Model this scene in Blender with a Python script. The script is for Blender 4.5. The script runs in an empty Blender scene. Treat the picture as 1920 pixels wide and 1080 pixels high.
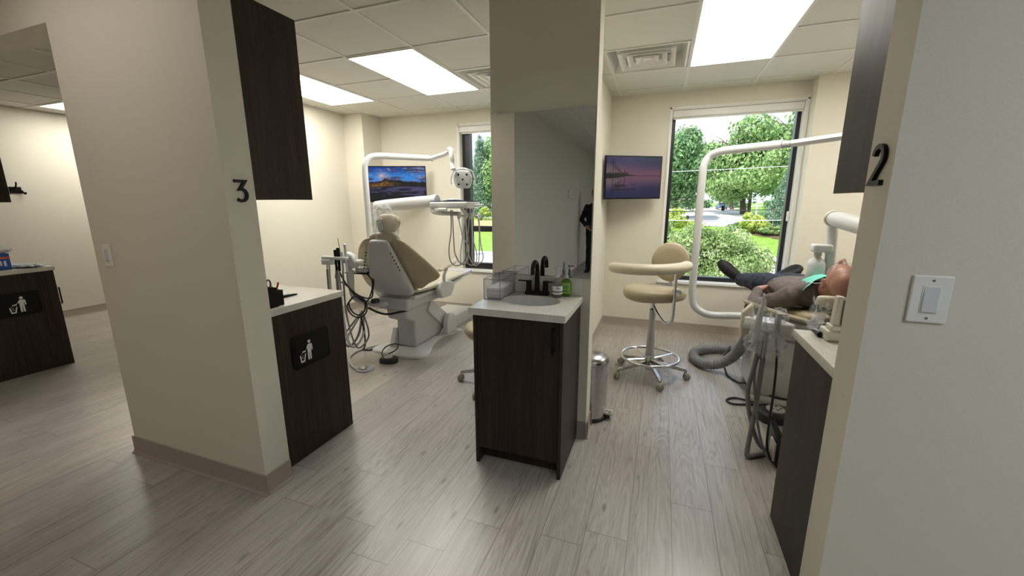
import bpy, bmesh, math, random
from mathutils import Vector, Matrix, noise
PI = math.pi
R = math.radians
scene = bpy.context.scene
COL = scene.collection

# ------------------------------------------------------------------ camera
cam_d = bpy.data.cameras.new('camera')
cam = bpy.data.objects.new('camera', cam_d)
COL.objects.link(cam)
cam_d.sensor_width = 36.0
cam_d.lens = 36.0 * 760.66 / 1920.0
cam_d.clip_start = 0.03
cam_d.clip_end = 800
_p, _y, _r = R(11.79), R(-20.11), R(0.215)
_fw = Vector((math.sin(_y) * math.cos(_p), math.cos(_y) * math.cos(_p), -math.sin(_p)))
_rt = Vector((math.cos(_y), -math.sin(_y), 0))
_dn = _fw.cross(_rt)
_r2 = _rt * math.cos(_r) + _dn * math.sin(_r)
_d2 = _dn * math.cos(_r) - _rt * math.sin(_r)
_m = Matrix((_r2, -_d2, -_fw)).transposed().to_4x4()
_m.translation = Vector((0, 0, 1.46))
cam.matrix_world = _m
scene.camera = cam

# ------------------------------------------------------------------ exposure
vs = scene.view_settings
vs.view_transform = 'Standard'
vs.look = 'None'
vs.exposure = 0.0
vs.gamma = 1.0
vs.use_curve_mapping = False
scene.cycles.max_bounces = 10
scene.cycles.diffuse_bounces = 5
scene.cycles.glossy_bounces = 4
scene.cycles.transmission_bounces = 8
scene.cycles.transparent_max_bounces = 24
scene.cycles.sample_clamp_indirect = 6.0
scene.cycles.caustics_reflective = False
scene.cycles.caustics_refractive = False
scene.cycles.use_denoising = True

# ------------------------------------------------------------------ world: blue sky with bright clouds
world = bpy.data.worlds.new('sky')
scene.world = world
world.use_nodes = True
wt = world.node_tree
wt.nodes.clear()
def wn(t, **k):
    n = wt.nodes.new(t)
    for a, b in k.items():
        setattr(n, a, b)
    return n
w_out = wn('ShaderNodeOutputWorld'); w_bg = wn('ShaderNodeBackground')
w_tc = wn('ShaderNodeTexCoord'); w_sep = wn('ShaderNodeSeparateXYZ')
w_no = wn('ShaderNodeTexNoise'); w_map = wn('ShaderNodeMapping')
w_map.inputs['Scale'].default_value = (1.0, 1.0, 2.6)
w_no.inputs['Scale'].default_value = 3.2; w_no.inputs['Detail'].default_value = 7; w_no.inputs['Roughness'].default_value = .6
w_r = wn('ShaderNodeValToRGB'); w_r.color_ramp.elements[0].position = .42; w_r.color_ramp.elements[1].position = .60
w_g = wn('ShaderNodeValToRGB'); w_g.color_ramp.elements[0].color = (.72, .88, 1, 1); w_g.color_ramp.elements[1].color = (.22, .47, .95, 1)
w_g.color_ramp.elements[1].position = .7
w_mx = wn('ShaderNodeMix', data_type='RGBA')
w_mx.inputs[7].default_value = (1.0, 1.02, 1.06, 1)
wt.links.new(w_tc.outputs['Generated'], w_map.inputs[0]); wt.links.new(w_map.outputs[0], w_no.inputs['Vector'])
wt.links.new(w_tc.outputs['Generated'], w_sep.inputs[0]); wt.links.new(w_sep.outputs['Z'], w_g.inputs[0])
wt.links.new(w_no.outputs['Fac'], w_r.inputs[0]); wt.links.new(w_r.outputs[0], w_mx.inputs[0])
wt.links.new(w_g.outputs[0], w_mx.inputs[6]); wt.links.new(w_mx.outputs[2], w_bg.inputs[0])
w_bg.inputs[1].default_value = 2.0
wt.links.new(w_bg.outputs[0], w_out.inputs[0])

sun_d = bpy.data.lights.new('sun', 'SUN'); sun = bpy.data.objects.new('sun', sun_d); COL.objects.link(sun)
sun_d.energy = 9.0; sun_d.angle = R(.6); sun_d.color = (1, .95, .86)
sun.rotation_euler = (R(38), 0, R(-28))      # high, from behind the building
PANEL_L = 15.0       # ceiling panel radiance
HALL_FILL_L = 13.5  # radiance of the cool fill panels added over the corridor

# ------------------------------------------------------------------ mesh helpers
def link_mesh(name, verts, faces, mat, parent=None, smooth=True, ang=38):
    me = bpy.data.meshes.new(name)
    me.from_pydata([tuple(v) for v in verts], [], faces)
    me.update()
    return _fin(name, me, mat, parent, smooth, ang)

def _fin(name, me, mat, parent, smooth, ang):
    mats = mat if isinstance(mat, (list, tuple)) else [mat]
    for m in mats:
        me.materials.append(m)
    if smooth and len(me.polygons):
        me.polygons.foreach_set('use_smooth', [True] * len(me.polygons))
        me.set_sharp_from_angle(angle=R(ang))
    o = bpy.data.objects.new(name, me)
    COL.objects.link(o)
    if parent is not None:
        o.parent = parent
        o.matrix_parent_inverse = Matrix.Translation(-Vector(root_loc(parent)))
    return o

def root_loc(o):
    v = Vector((0, 0, 0))
    while o is not None:
        if o.type == 'EMPTY':
            v += o.location
        o = o.parent
    return v

def fix_sub(o, parent):
    # sub-part whose parent is a mesh part: world-space meshes, nothing to undo
    o.parent = parent
    o.matrix_parent_inverse = Matrix.Identity(4)
    return o

class MB:
    """collects shapes into one mesh"""
    def __init__(s):
        s.v = []; s.f = []; s.mi = []; s.cur = 0
    def _add(s, vs, fs):
        b = len(s.v)
        s.v += [Vector(v) for v in vs]
        s.f += [tuple(b + i for i in f) for f in fs]
        s.mi += [s.cur] * len(fs)
        return s
    def box(s, x0, x1, y0, y1, z0, z1, bev=0.0, M=None):
        if bev <= 0:
            vs = [(x, y, z) for z in (z0, z1) for y in (y0, y1) for x in (x0, x1)]
            fs = [(0, 2, 3, 1), (4, 5, 7, 6), (0, 1, 5, 4), (2, 6, 7, 3), (0, 4, 6, 2), (1, 3, 7, 5)]
        else:
            bm = bmesh.new()
            bmesh.ops.create_cube(bm, size=1)
            for v in bm.verts:
                v.co = Vector(((x0 + x1) / 2 + v.co.x * (x1 - x0), (y0 + y1) / 2 + v.co.y * (y1 - y0), (z0 + z1) / 2 + v.co.z * (z1 - z0)))
            bmesh.ops.bevel(bm, geom=bm.edges[:], offset=bev, segments=3, profile=.5, affect='EDGES')
            bm.verts.index_update()
            vs = [v.co.copy() for v in bm.verts]; fs = [tuple(v.index for v in f.verts) for f in bm.faces]
            bm.free()
        if M is not None:
            vs = [M @ Vector(v) for v in vs]
        return s._add(vs, fs)
    def tube(s, pts, r, seg=12, cap=True, flat=None, closed=False):
        """swept tube; r number or list; flat=(a,b) scales of the section"""
        pts = [Vector(p) for p in pts]
        n = len(pts)
        rs = r if isinstance(r, (list, tuple)) else [r] * n
        a, b = flat or (1, 1)
        T = []
        for i in range(n):
            if closed:
                t = pts[(i + 1) % n] - pts[i - 1]
            else:
                t = pts[min(i + 1, n - 1)] - pts[max(i - 1, 0)]
            T.append(t.normalized())
        up = Vector((0, 0, 1)) if abs(T[0].z) < .9 else Vector((1, 0, 0))
        N = (up - T[0] * up.dot(T[0])).normalized()
        vs = []
        for i in range(n):
            N = (N - T[i] * N.dot(T[i])).normalized()
            B = T[i].cross(N)
            for k in range(seg):
                an = 2 * PI * k / seg
                vs.append(pts[i] + N * (math.cos(an) * rs[i] * a) + B * (math.sin(an) * rs[i] * b))
        fs = []
        for i in range(n if closed else n - 1):
            j = (i + 1) % n
            for k in range(seg):
                l = (k + 1) % seg
                fs.append((i * seg + k, j * seg + k, j * seg + l, i * seg + l)[::-1])
        if cap and not closed:
            fs.append(tuple(range(seg)))
            fs.append(tuple((n - 1) * seg + k for k in range(seg))[::-1])
        return s._add(vs, fs)
    def lathe(s, prof, c=(0, 0, 0), seg=28, sx=1, sy=1, M=None):
        """profile [(r,z)] about z; r=0 ends close"""
        vs = []; fs = []; rings = []
        for r, z in prof:
            if r < 1e-6:
                rings.append([len(vs)]); vs.append(Vector((0, 0, z)))
            else:
                rings.append(list(range(len(vs), len(vs) + seg)))
                for k in range(seg):
                    a = 2 * PI * k / seg
                    vs.append(Vector((math.cos(a) * r * sx, math.sin(a) * r * sy, z)))
        for A, B in zip(rings, rings[1:]):
            for k in range(seg):
                l = (k + 1) % seg
                if len(A) == 1 and len(B) == 1: continue
                if len(A) == 1: fs.append((A[0], B[l], B[k])[::-1])
                elif len(B) == 1: fs.append((A[k], A[l], B[0]))
                else: fs.append((A[k], A[l], B[l], B[k]))
        c = Vector(c)
        vs = [(M @ v if M is not None else v) + c for v in vs]
        return s._add(vs, fs)
    def prism(s, poly, f0, f1):
        """poly list of 2-D points; f0/f1 map a 2-D point to the two caps"""
        n = len(poly)
        vs = [Vector(f0(*p)) for p in poly] + [Vector(f1(*p)) for p in poly]
        fs = [tuple(range(n))[::-1], tuple(range(n, 2 * n))]
        for i in range(n):
            j = (i + 1) % n
            fs.append((i, j, n + j, n + i))
        return s._add(vs, fs)
    def loft(s, rings, cap=True):
        n = len(rings[0]); vs = [Vector(p) for r in rings for p in r]; fs = []
        for i in range(len(rings) - 1):
            for k in range(n):
                l = (k + 1) % n
                fs.append((i * n + k, i * n + l, (i + 1) * n + l, (i + 1) * n + k))
        if cap:
            fs.append(tuple(range(n))[::-1]); fs.append(tuple((len(rings) - 1) * n + k for k in range(n)))
        return s._add(vs, fs)
    def ell(s, c, rx, ry, rz, M=None, seg=20, rings=12):
        prof = [(math.sin(PI * i / rings), -math.cos(PI * i / rings)) for i in range(rings + 1)]
        prof[0] = (0, -1); prof[-1] = (0, 1)
        S = Matrix.Diagonal((rx, ry, rz)).to_4x4()
        MM = (M.to_4x4() @ S) if M is not None else S
        return s.lathe(prof, c, seg, M=MM)
    def build(s, name, mat, parent=None, smooth=True, ang=38, bev=0, sub=0):
        me = bpy.data.meshes.new(name)
        me.from_pydata([tuple(v) for v in s.v], [], s.f)
        mats = mat if isinstance(mat, (list, tuple)) else [mat]
        if len(mats) > 1:
            me.polygons.foreach_set('material_index', s.mi)
        bm = bmesh.new(); bm.from_mesh(me)
        bmesh.ops.recalc_face_normals(bm, faces=bm.faces[:])
        bm.to_mesh(me); bm.free()
        o = _fin(name, me, mat, parent if (parent is None or parent.type == 'EMPTY') else None, smooth, ang)
        if parent is not None and parent.type != 'EMPTY':
            o.parent = parent
        if bev:
            m = o.modifiers.new('bevel', 'BEVEL'); m.width = bev; m.segments = 2; m.limit_method = 'ANGLE'; m.angle_limit = R(40)
            m.harden_normals = False
        if sub:
            m = o.modifiers.new('sub', 'SUBSURF'); m.levels = sub; m.render_levels = sub
        return o

def sm(pts, n=6):
    """Catmull-Rom through points"""
    P = [Vector(p) for p in pts]; out = []
    for i in range(len(P) - 1):
        a = P[max(i - 1, 0)]; b = P[i]; c = P[i + 1]; d = P[min(i + 2, len(P) - 1)]
        for k in range(n):
            t = k / n
            out.append(.5 * ((2 * b) + (c - a) * t + (2 * a - 5 * b + 4 * c - d) * t * t + (3 * b - a - 3 * c + d) * t ** 3))
    out.append(P[-1]); return out

def rrect(w, h, r, n=5):
    out = []
    for cx, cy, a0 in ((w / 2 - r, h / 2 - r, 0), (-w / 2 + r, h / 2 - r, 90), (-w / 2 + r, -h / 2 + r, 180), (w / 2 - r, -h / 2 + r, 270)):
        for k in range(n + 1):
            a = R(a0 + 90 * k / n); out.append((cx + r * math.cos(a), cy + r * math.sin(a)))
    return out

def thing(name, label, cat, loc=(0, 0, 0), group=None):
    o = bpy.data.objects.new(name, None); COL.objects.link(o); o.location = loc
    o.empty_display_size = .1
    o['label'] = label; o['category'] = cat
    if group: o['group'] = group
    return o
def tag(o, label, cat, group=None, kind=None):
    o['label'] = label; o['category'] = cat
    if group: o['group'] = group
    if kind: o['kind'] = kind
    return o
def struct(o):
    o['kind'] = 'structure'; return o

# ------------------------------------------------------------------ materials
class NT:
    def __init__(s, name):
        s.m = bpy.data.materials.new(name); s.m.use_nodes = True; s.t = s.m.node_tree
        s.b = s.t.nodes['Principled BSDF']; s.out = s.t.nodes['Material Output']
    def n(s, typ, **k):
        nd = s.t.nodes.new(typ)
        for a, b in k.items():
            if a.startswith('i_'):
                key = a[2:]
                key = int(key) if key.isdigit() else key.replace('_', ' ')
                if isinstance(b, bpy.types.NodeSocket): s.t.links.new(b, nd.inputs[key])
                else: nd.inputs[key].default_value = b
            else: setattr(nd, a, b)
        return nd
    def math(s, op, a, b=0.0, c=0.0, clamp=False):
        nd = s.t.nodes.new('ShaderNodeMath'); nd.operation = op; nd.use_clamp = clamp
        for i, v in enumerate((a, b, c)):
            if isinstance(v, bpy.types.NodeSocket): s.t.links.new(v, nd.inputs[i])
            else: nd.inputs[i].default_value = v
        return nd.outputs[0]
    def ramp(s, fac, stops):
        nd = s.t.nodes.new('ShaderNodeValToRGB'); s.t.links.new(fac, nd.inputs[0])
        e = nd.color_ramp.elements
        while len(e) < len(stops): e.new(.5)
        for i, (p, c) in enumerate(stops):
            e[i].position = p; e[i].color = (*c, 1) if len(c) == 3 else c
        return nd.outputs[0]
    def mix(s, fac, a, b, blend='MIX'):
        nd = s.t.nodes.new('ShaderNodeMix'); nd.data_type = 'RGBA'; nd.blend_type = blend
        for i, v in ((0, fac), (6, a), (7, b)):
            if isinstance(v, bpy.types.NodeSocket): s.t.links.new(v, nd.inputs[i])
            else: nd.inputs[i].default_value = (*v, 1) if isinstance(v, tuple) and len(v) == 3 else v
        return nd.outputs[2]
    def set(s, **k):
        for a, v in k.items():
            inp = s.b.inputs[a.replace('_', ' ')]
            if isinstance(v, bpy.types.NodeSocket): s.t.links.new(v, inp)
            else: inp.default_value = (*v, 1) if isinstance(v, tuple) and len(v) == 3 else v
        return s
    def bump(s, h, strength=.2, dist=.01):
        nd = s.n('ShaderNodeBump'); nd.inputs['Strength'].default_value = strength; nd.inputs['Distance'].default_value = dist
        s.t.links.new(h, nd.inputs['Height']); s.t.links.new(nd.outputs[0], s.b.inputs['Normal'])
    def pos(s):
        return s.n('ShaderNodeTexCoord').outputs['Object']

def simple(name, col, rough=.5, metal=0.0, var=.06, scale=40, bump=0.0, coat=0.0, spec=.5, sheen=0, sss=0):
    a = NT(name)
    p = a.pos()
    no = a.n('ShaderNodeTexNoise', i_Vector=p, i_Scale=float(scale), i_Detail=4.0)
    c0 = tuple(max(0, x * (1 - var)) for x in col); c1 = tuple(min(1, x * (1 + var)) for x in col)
    c = a.ramp(no.outputs['Fac'], [(.3, c0), (.7, c1)])
    a.set(Base_Color=c, Roughness=rough, Metallic=metal, Specular_IOR_Level=spec)
    if coat: a.set(Coat_Weight=coat, Coat_Roughness=.05)
    if sheen: a.set(Sheen_Weight=sheen)
    if sss: a.set(Subsurface_Weight=sss, Subsurface_Scale=.02)
    if bump: a.bump(no.outputs['Fac'], bump, .004)
    return a.m

M = {}
M['wall'] = simple('cream_wall_paint', (.695, .66, .565), .85, var=.015, scale=220, bump=.12)
M['ceiling'] = simple('acoustic_tile', (.70, .69, .63), .95, var=.05, scale=350, bump=.25)
M['grid'] = simple('white_painted_grid', (.74, .73, .68), .5, var=.01)
M['trim'] = simple('white_trim', (.80, .79, .75), .4, var=.01)
M['base'] = simple('taupe_rubber_baseboard', (.36, .31, .265), .5, var=.03)
M['blackframe'] = simple('black_anodised_frame', (.012, .012, .014), .35)
M['white'] = simple('glossy_white_plastic', (.64, .65, .66), .28, var=.01, coat=.3)
M['offwhite'] = simple('ivory_plastic', (.72, .70, .62), .4, var=.01)
M['grey'] = simple('grey_plastic', (.42, .43, .44), .4)
M['shell'] = simple('light_grey_shell', (.52, .52, .535), .4, var=.01)
M['hose'] = simple('grey_rubber_hose', (.22, .22, .23), .5)
M['hoselight'] = simple('light_grey_hose', (.50, .50, .52), .4)
M['black'] = simple('black_plastic', (.004, .004, .005), .35, spec=.2)
M['matteblack'] = simple('matte_black_metal', (.004, .004, .004), .42, spec=.22)
M['rubber'] = simple('black_rubber', (.02, .02, .022), .55)
M['vinyl'] = simple('beige_vinyl', (.41, .352, .238), .42, var=.04, scale=300, bump=.1)
M['vinyl_l'] = simple('pale_cream_vinyl', (.57, .53, .42), .38, var=.02, scale=300)
M['chrome'] = simple('chrome', (.72, .73, .74), .12, 1.0, var=.02)
M['steel'] = simple('brushed_stainless_steel', (.50, .50, .51), .27, 1.0, var=.05)
M['castermat'] = simple('taupe_caster_plastic', (.33, .30, .26), .45)
M['denim'] = simple('dark_navy_denim', (.018, .024, .042), .8, var=.35, scale=150, bump=.3)
M['shirt'] = simple('taupe_brown_shirt', (.125, .10, .092), .8, var=.12, scale=90, bump=.3)
M['shirtmid'] = simple('grey_violet_panel', (.30, .28, .31), .8, var=.08)
M['skin'] = simple('skin', (.40, .195, .145), .46, var=.10, scale=25, bump=.1, sss=.1)
M['shoe'] = simple('black_leather', (.008, .008, .009), .5, var=.3, scale=60, spec=.3)
M['shoesole'] = simple('black_sole', (.02, .02, .02), .6)
M['mask'] = simple('aqua_paper_mask', (.16, .62, .52), .8, var=.04)
M['cloth_black'] = simple('black_cloth', (.006, .006, .007), .9)
M['red'] = simple('red_plastic', (.55, .02, .02), .35)
M['yellow'] = simple('yellow_green_plastic', (.65, .75, .08), .4)
M['purple'] = simple('purple_plastic', (.06, .02, .11), .35)
M['blue'] = simple('blue_card', (.015, .10, .42), .5)
M['orange'] = simple('orange_red_band', (.75, .12, .05), .5)
M['paper'] = simple('white_paper', (.78, .79, .80), .7)
M['green_label'] = simple('green_label', (.02, .17, .09), .5)
M['navy_label'] = simple('dark_blue_band', (.02, .03, .07), .5)
M['blanket'] = simple('pale_tissue', (.55, .62, .63), .5, var=.08, scale=60)

# dark wood laminate with vertical grain
def wood(name, c0, c1, rough=.42, spec=.4):
    a = NT(name); p = a.pos()
    mp = a.n('ShaderNodeMapping', i_Vector=p, i_Scale=(110., 110., 3.2))
    n1 = a.n('ShaderNodeTexNoise', i_Vector=mp.outputs[0], i_Scale=1.0, i_Detail=6.0, i_Roughness=.65)
    mp2 = a.n('ShaderNodeMapping', i_Vector=p, i_Scale=(14., 14., .7))
    n2 = a.n('ShaderNodeTexNoise', i_Vector=mp2.outputs[0], i_Scale=1.0, i_Detail=4.0, i_Distortion=.6)
    f = a.math('ADD', a.math('MULTIPLY', n1.outputs['Fac'], .55), a.math('MULTIPLY', n2.outputs['Fac'], .45))
    c = a.ramp(f, [(.34, c0), (.66, c1)])
    a.set(Base_Color=c, Roughness=rough, Specular_IOR_Level=spec)
    a.bump(n1.outputs['Fac'], .12, .002)
    return a.m
M['wood'] = wood('dark_walnut_laminate', (.014, .009, .0065), (.050, .035, .027), .48, .22)

# speckled quartz
a = NT('speckled_quartz'); p = a.pos()
v1 = a.n('ShaderNodeTexVoronoi', i_Vector=p, i_Scale=420.0)
n1 = a.n('ShaderNodeTexNoise', i_Vector=p, i_Scale=260.0, i_Detail=3.0)
n2 = a.n('ShaderNodeTexNoise', i_Vector=p, i_Scale=9.0, i_Detail=3.0)
c = a.ramp(n1.outputs['Fac'], [(.33, (.30, .28, .26)), (.42, (.62, .60, .56)), (.75, (.78, .77, .73))])
c = a.mix(.5, c, a.ramp(n2.outputs['Fac'], [(.3, (.62, .60, .56)), (.7, (.76, .75, .71))]))
a.set(Base_Color=c, Roughness=.16, Specular_IOR_Level=.5)
M['quartz'] = a.m

# wood-look vinyl planks, running in y
a = NT('greige_oak_planks'); p = a.pos()
sp = a.n('ShaderNodeSeparateXYZ', i_Vector=p)
PWID, PLEN = .184, 1.22
u = a.math('DIVIDE', a.math('ADD', sp.outputs[0], 40 * PWID + .05), PWID)
row = a.math('FLOOR', u); fu = a.math('FRACT', u)
wn1 = a.n('ShaderNodeTexWhiteNoise', noise_dimensions='1D'); a.t.links.new(row, wn1.inputs['W'])
v = a.math('ADD', a.math('DIVIDE', a.math('ADD', sp.outputs[1], 50.0), PLEN), a.math('MULTIPLY', wn1.outputs['Value'], 7.31))
pl = a.math('FLOOR', v); fv = a.math('FRACT', v)
cb = a.n('ShaderNodeCombineXYZ'); a.t.links.new(row, cb.inputs[0]); a.t.links.new(pl, cb.inputs[1])
wn2 = a.n('ShaderNodeTexWhiteNoise', noise_dimensions='3D'); a.t.links.new(cb.outputs[0], wn2.inputs['Vector'])
off = a.n('ShaderNodeVectorMath', operation='SCALE'); a.t.links.new(wn2.outputs['Color'], off.inputs[0]); off.inputs['Scale'].default_value = 23.0
pp = a.n('ShaderNodeVectorMath', operation='ADD'); a.t.links.new(p, pp.inputs[0]); a.t.links.new(off.outputs[0], pp.inputs[1])
m1 = a.n('ShaderNodeMapping', i_Vector=pp.outputs[0], i_Scale=(85., 1.7, 1.))
g1 = a.n('ShaderNodeTexNoise', i_Vector=m1.outputs[0], i_Scale=1.0, i_Detail=5.0, i_Roughness=.6)
m2 = a.n('ShaderNodeMapping', i_Vector=pp.outputs[0], i_Scale=(7., .55, 1.))
g2 = a.n('ShaderNodeTexNoise', i_Vector=m2.outputs[0], i_Scale=1.0, i_Detail=3.0, i_Distortion=1.2)
wv = a.math('SINE', a.math('MULTIPLY', g2.outputs['Fac'], 95.0))
m3 = a.n('ShaderNodeMapping', i_Vector=pp.outputs[0], i_Scale=(3.2, 1.1, 1.))
g3 = a.n('ShaderNodeTexNoise', i_Vector=m3.outputs[0], i_Scale=1.0, i_Detail=2.0)
m4 = a.n('ShaderNodeMapping', i_Vector=pp.outputs[0], i_Scale=(11., 4.0, 1.))
kn = a.n('ShaderNodeTexVoronoi', i_Vector=m4.outputs[0], i_Scale=.75)
knot = a.ramp(kn.outputs['Distance'], [(.02, (1, 1, 1)), (.12, (0, 0, 0))])
f = a.math('ADD', a.math('MULTIPLY', g1.outputs['Fac'], .55), a.math('MULTIPLY', a.math('ADD', wv, 1.0), .075))
f = a.math('ADD', f, a.math('MULTIPLY', g3.outputs['Fac'], .30))
c = a.ramp(f, [(.26, (.22, .192, .168)), (.44, (.375, .345, .318)), (.72, (.50, .475, .450))])
tint = a.ramp(wn2.outputs['Value'], [(0, (.90, .89, .88)), (.5, (.99, .985, .98)), (1, (1.07, 1.06, 1.05))])
c = a.mix(1.0, c, tint, 'MULTIPLY')
c = a.mix(a.math('MULTIPLY', knot, .6), c, (.07, .055, .045))
su = a.math('MINIMUM', fu, a.math('SUBTRACT', 1.0, fu)); sv = a.math('MINIMUM', fv, a.math('SUBTRACT', 1.0, fv))
seam = a.math('MAXIMUM', a.math('LESS_THAN', su, .010), a.math('LESS_THAN', sv, .0016))
c = a.mix(a.math('MULTIPLY', seam, .55), c, (.09, .075, .06))
a.set(Base_Color=c, Roughness=a.math('ADD', .24, a.math('MULTIPLY', g1.outputs['Fac'], .16)), Specular_IOR_Level=.75)
a.bump(a.math('SUBTRACT', a.math('MULTIPLY', g1.outputs['Fac'], .4), seam), .22, .0015)
M['floor'] = a.m

# mirror
a = NT('silvered_mirror'); a.set(Base_Color=(.88, .90, .89), Metallic=1.0, Roughness=.01); M['mirror'] = a.m

# thin clear glass / acrylic: transparent mixed with a fresnel reflection
def clear(name, tint=(1, 1, 1), rough=.02, ior=1.45, refl=1.0, haze=0.0, hazecol=(.9, .92, .95)):
    a = NT(name); t = a.t
    tr = a.n('ShaderNodeBsdfTransparent'); tr.inputs[0].default_value = (*tint, 1)
    gl = a.n('ShaderNodeBsdfGlossy'); gl.inputs['Roughness'].default_value = rough
    fr = a.n('ShaderNodeFresnel'); fr.inputs[0].default_value = ior
    ge = a.n('ShaderNodeNewGeometry')
    mx = a.n('ShaderNodeMixShader'); t.links.new(a.math('MULTIPLY', a.math('MULTIPLY', fr.outputs[0], refl), a.math('SUBTRACT', 1.0, ge.outputs['Backfacing']), clamp=True), mx.inputs[0])
    t.links.new(tr.outputs[0], mx.inputs[1]); t.links.new(gl.outputs[0], mx.inputs[2])
    last = mx.outputs[0]
    if haze:
        df = a.n('ShaderNodeBsdfDiffuse'); df.inputs[0].default_value = (*hazecol, 1)
        m2 = a.n('ShaderNodeMixShader'); m2.inputs[0].default_value = haze
        t.links.new(last, m2.inputs[1]); t.links.new(df.outputs[0], m2.inputs[2]); last = m2.outputs[0]
    t.links.new(last, a.out.inputs[0])
    return a.m
M['glass'] = clear('window_glass', (.97, .98, .97), refl=.5)
M['acrylic'] = clear('clear_acrylic', (.93, .93, .95), refl=1.0, haze=.06)
M['acryledge'] = clear('acrylic_edge', (.55, .52, .60), refl=1.0, haze=.35, hazecol=(.6, .58, .66))
M['film'] = clear('clear_plastic_film', (.98, .98, .99), rough=.14, refl=.8, haze=.16, hazecol=(.9,.92,.96))
M['soapclear'] = clear('clear_bottle_plastic', (.62, .60, .55), rough=.08, refl=1.2, haze=.10)
M['soapgreen'] = clear('green_soap_bottle', (.45, .72, .22), rough=.08, refl=1.2, haze=.25, hazecol=(.25, .5, .08))

def emis(name, col, s):
    a = NT(name); e = a.n('ShaderNodeEmission'); e.inputs[0].default_value = (*col, 1); e.inputs[1].default_value = s
    a.t.links.new(e.outputs[0], a.out.inputs[0]); return a.m
M['panel'] = emis('lit_diffuser', (1.0, .96, .865), PANEL_L)
M['hallfill'] = emis('added_hall_fill', (.86, .93, 1.0), HALL_FILL_L)  # cool fill for the added corridor panels
M['corridorfill'] = emis('added_corridor_fill', (1.0, .90, .82), 2.5)  # weak warm fill for the added panel by the left wing

# screen picture from a colour attribute
a = NT('screen_picture'); at = a.n('ShaderNodeVertexColor', layer_name='picture')
a.set(Base_Color=(.004, .004, .004), Roughness=.15, Specular_IOR_Level=.25, Emission_Color=at.outputs['Color'], Emission_Strength=.8); M['screen'] = a.m

def leafmat(name, c0, c1, c2):
    a = NT(name); p = a.pos()
    no = a.n('ShaderNodeTexNoise', i_Vector=p, i_Scale=1.3, i_Detail=6.0, i_Roughness=.7)
    c = a.ramp(no.outputs['Fac'], [(.32, c0), (.5, c1), (.68, c2)])
    a.set(Base_Color=c, Roughness=.55, Specular_IOR_Level=.4)
    tl = a.n('ShaderNodeBsdfTranslucent'); a.t.links.new(c, tl.inputs[0])
    ad = a.n('ShaderNodeMixShader'); ad.inputs[0].default_value = .35
    a.t.links.new(a.b.outputs[0], ad.inputs[1]); a.t.links.new(tl.outputs[0], ad.inputs[2]); a.t.links.new(ad.outputs[0], a.out.inputs[0])
    return a.m
M['leaf'] = leafmat('maple_leaves', (.09, .19, .06), (.26, .40, .15), (.52, .64, .32))
M['leaf_d'] = leafmat('dark_leaves', (.07, .15, .07), (.18, .31, .14), (.36, .50, .26))
M['leaf_s'] = leafmat('silvery_leaves', (.07, .14, .035), (.25, .35, .12), (.60, .67, .40))
M['leaf_y'] = leafmat('yellow_green_leaves', (.20, .28, .05), (.42, .50, .12), (.66, .70, .24))
M['leaf_b'] = leafmat('blue_green_needles', (.07, .13, .09), (.17, .27, .18), (.36, .47, .34))
M['bark'] = simple('bark', (.10, .075, .055), .9, var=.3, scale=6, bump=.5)
M['lawn'] = leafmat('lawn_grass', (.14, .25, .03), (.22, .36, .05), (.32, .46, .09))
M['asphalt'] = simple('pale_road', (.50, .47, .45), .9, var=.08, scale=2)
M['concrete'] = simple('concrete', (.62, .60, .57), .9, var=.05, scale=3)
M['mulch'] = simple('mulch', (.10, .05, .03), .95, var=.3, scale=8)
M['fence'] = simple('tan_fence_wood', (.50, .36, .22), .8, var=.1)
M['siding'] = simple('house_siding', (.60, .56, .52), .8, var=.03)
M['roof'] = simple('house_roof', (.20, .17, .15), .9)
M['carblue'] = simple('blue_grey_car_paint', (.20, .28, .42), .25, .3)
M['carglass'] = simple('dark_car_glass', (.02, .03, .04), .08)
M['exterior'] = simple('exterior_wall', (.45, .42, .38), .9)

# ================================================================== THE SETTING
CZ = 2.6
m = MB().box(-8, 4.2, -6.2, 5.1, -.12, 0)
struct(m.build('floor', M['floor'], smooth=False))

VENTS = [(-.51, .11, 3.455, 4.055), (-1.81, -1.20, 3.465, 4.065)]
XL = [-7.6, -6.93, -6.31, -5.70, -5.09, -4.48, -3.73, -3.11, -2.44, -1.825, -1.20, -.505, .125, .745, 1.365, 1.985, 2.605, 3.2]
YL = [-5.69, -5.08, -4.47, -3.86, -3.25, -2.64, -2.03, -1.42, -.81, -.205, .405, 1.015, 1.625, 2.235, 2.855, 3.46, 4.065, 4.675]
m = MB()
xs = sorted({-8, 4.2, *[v for q in VENTS for v in q[:2]]}); ys = sorted({-6.2, 5.1, *[v for q in VENTS for v in q[2:]]})
for i in range(len(xs) - 1):
    for j in range(len(ys) - 1):
        cx, cy = (xs[i] + xs[i + 1]) / 2, (ys[j] + ys[j + 1]) / 2
        if any(q[0] < cx < q[1] and q[2] < cy < q[3] for q in VENTS): continue
        m.box(xs[i], xs[i + 1], ys[j], ys[j + 1], CZ, CZ + .12)
m.cur = 1
for x in XL: m.box(x - .012, x + .012, -6, 4.9, CZ - .006, CZ + .001)
for y in YL: m.box(-8, 4, y - .012, y + .012, CZ - .0065, CZ + .001)
struct(m.build('ceiling', [M['ceiling'], M['grid']], smooth=False))

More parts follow.
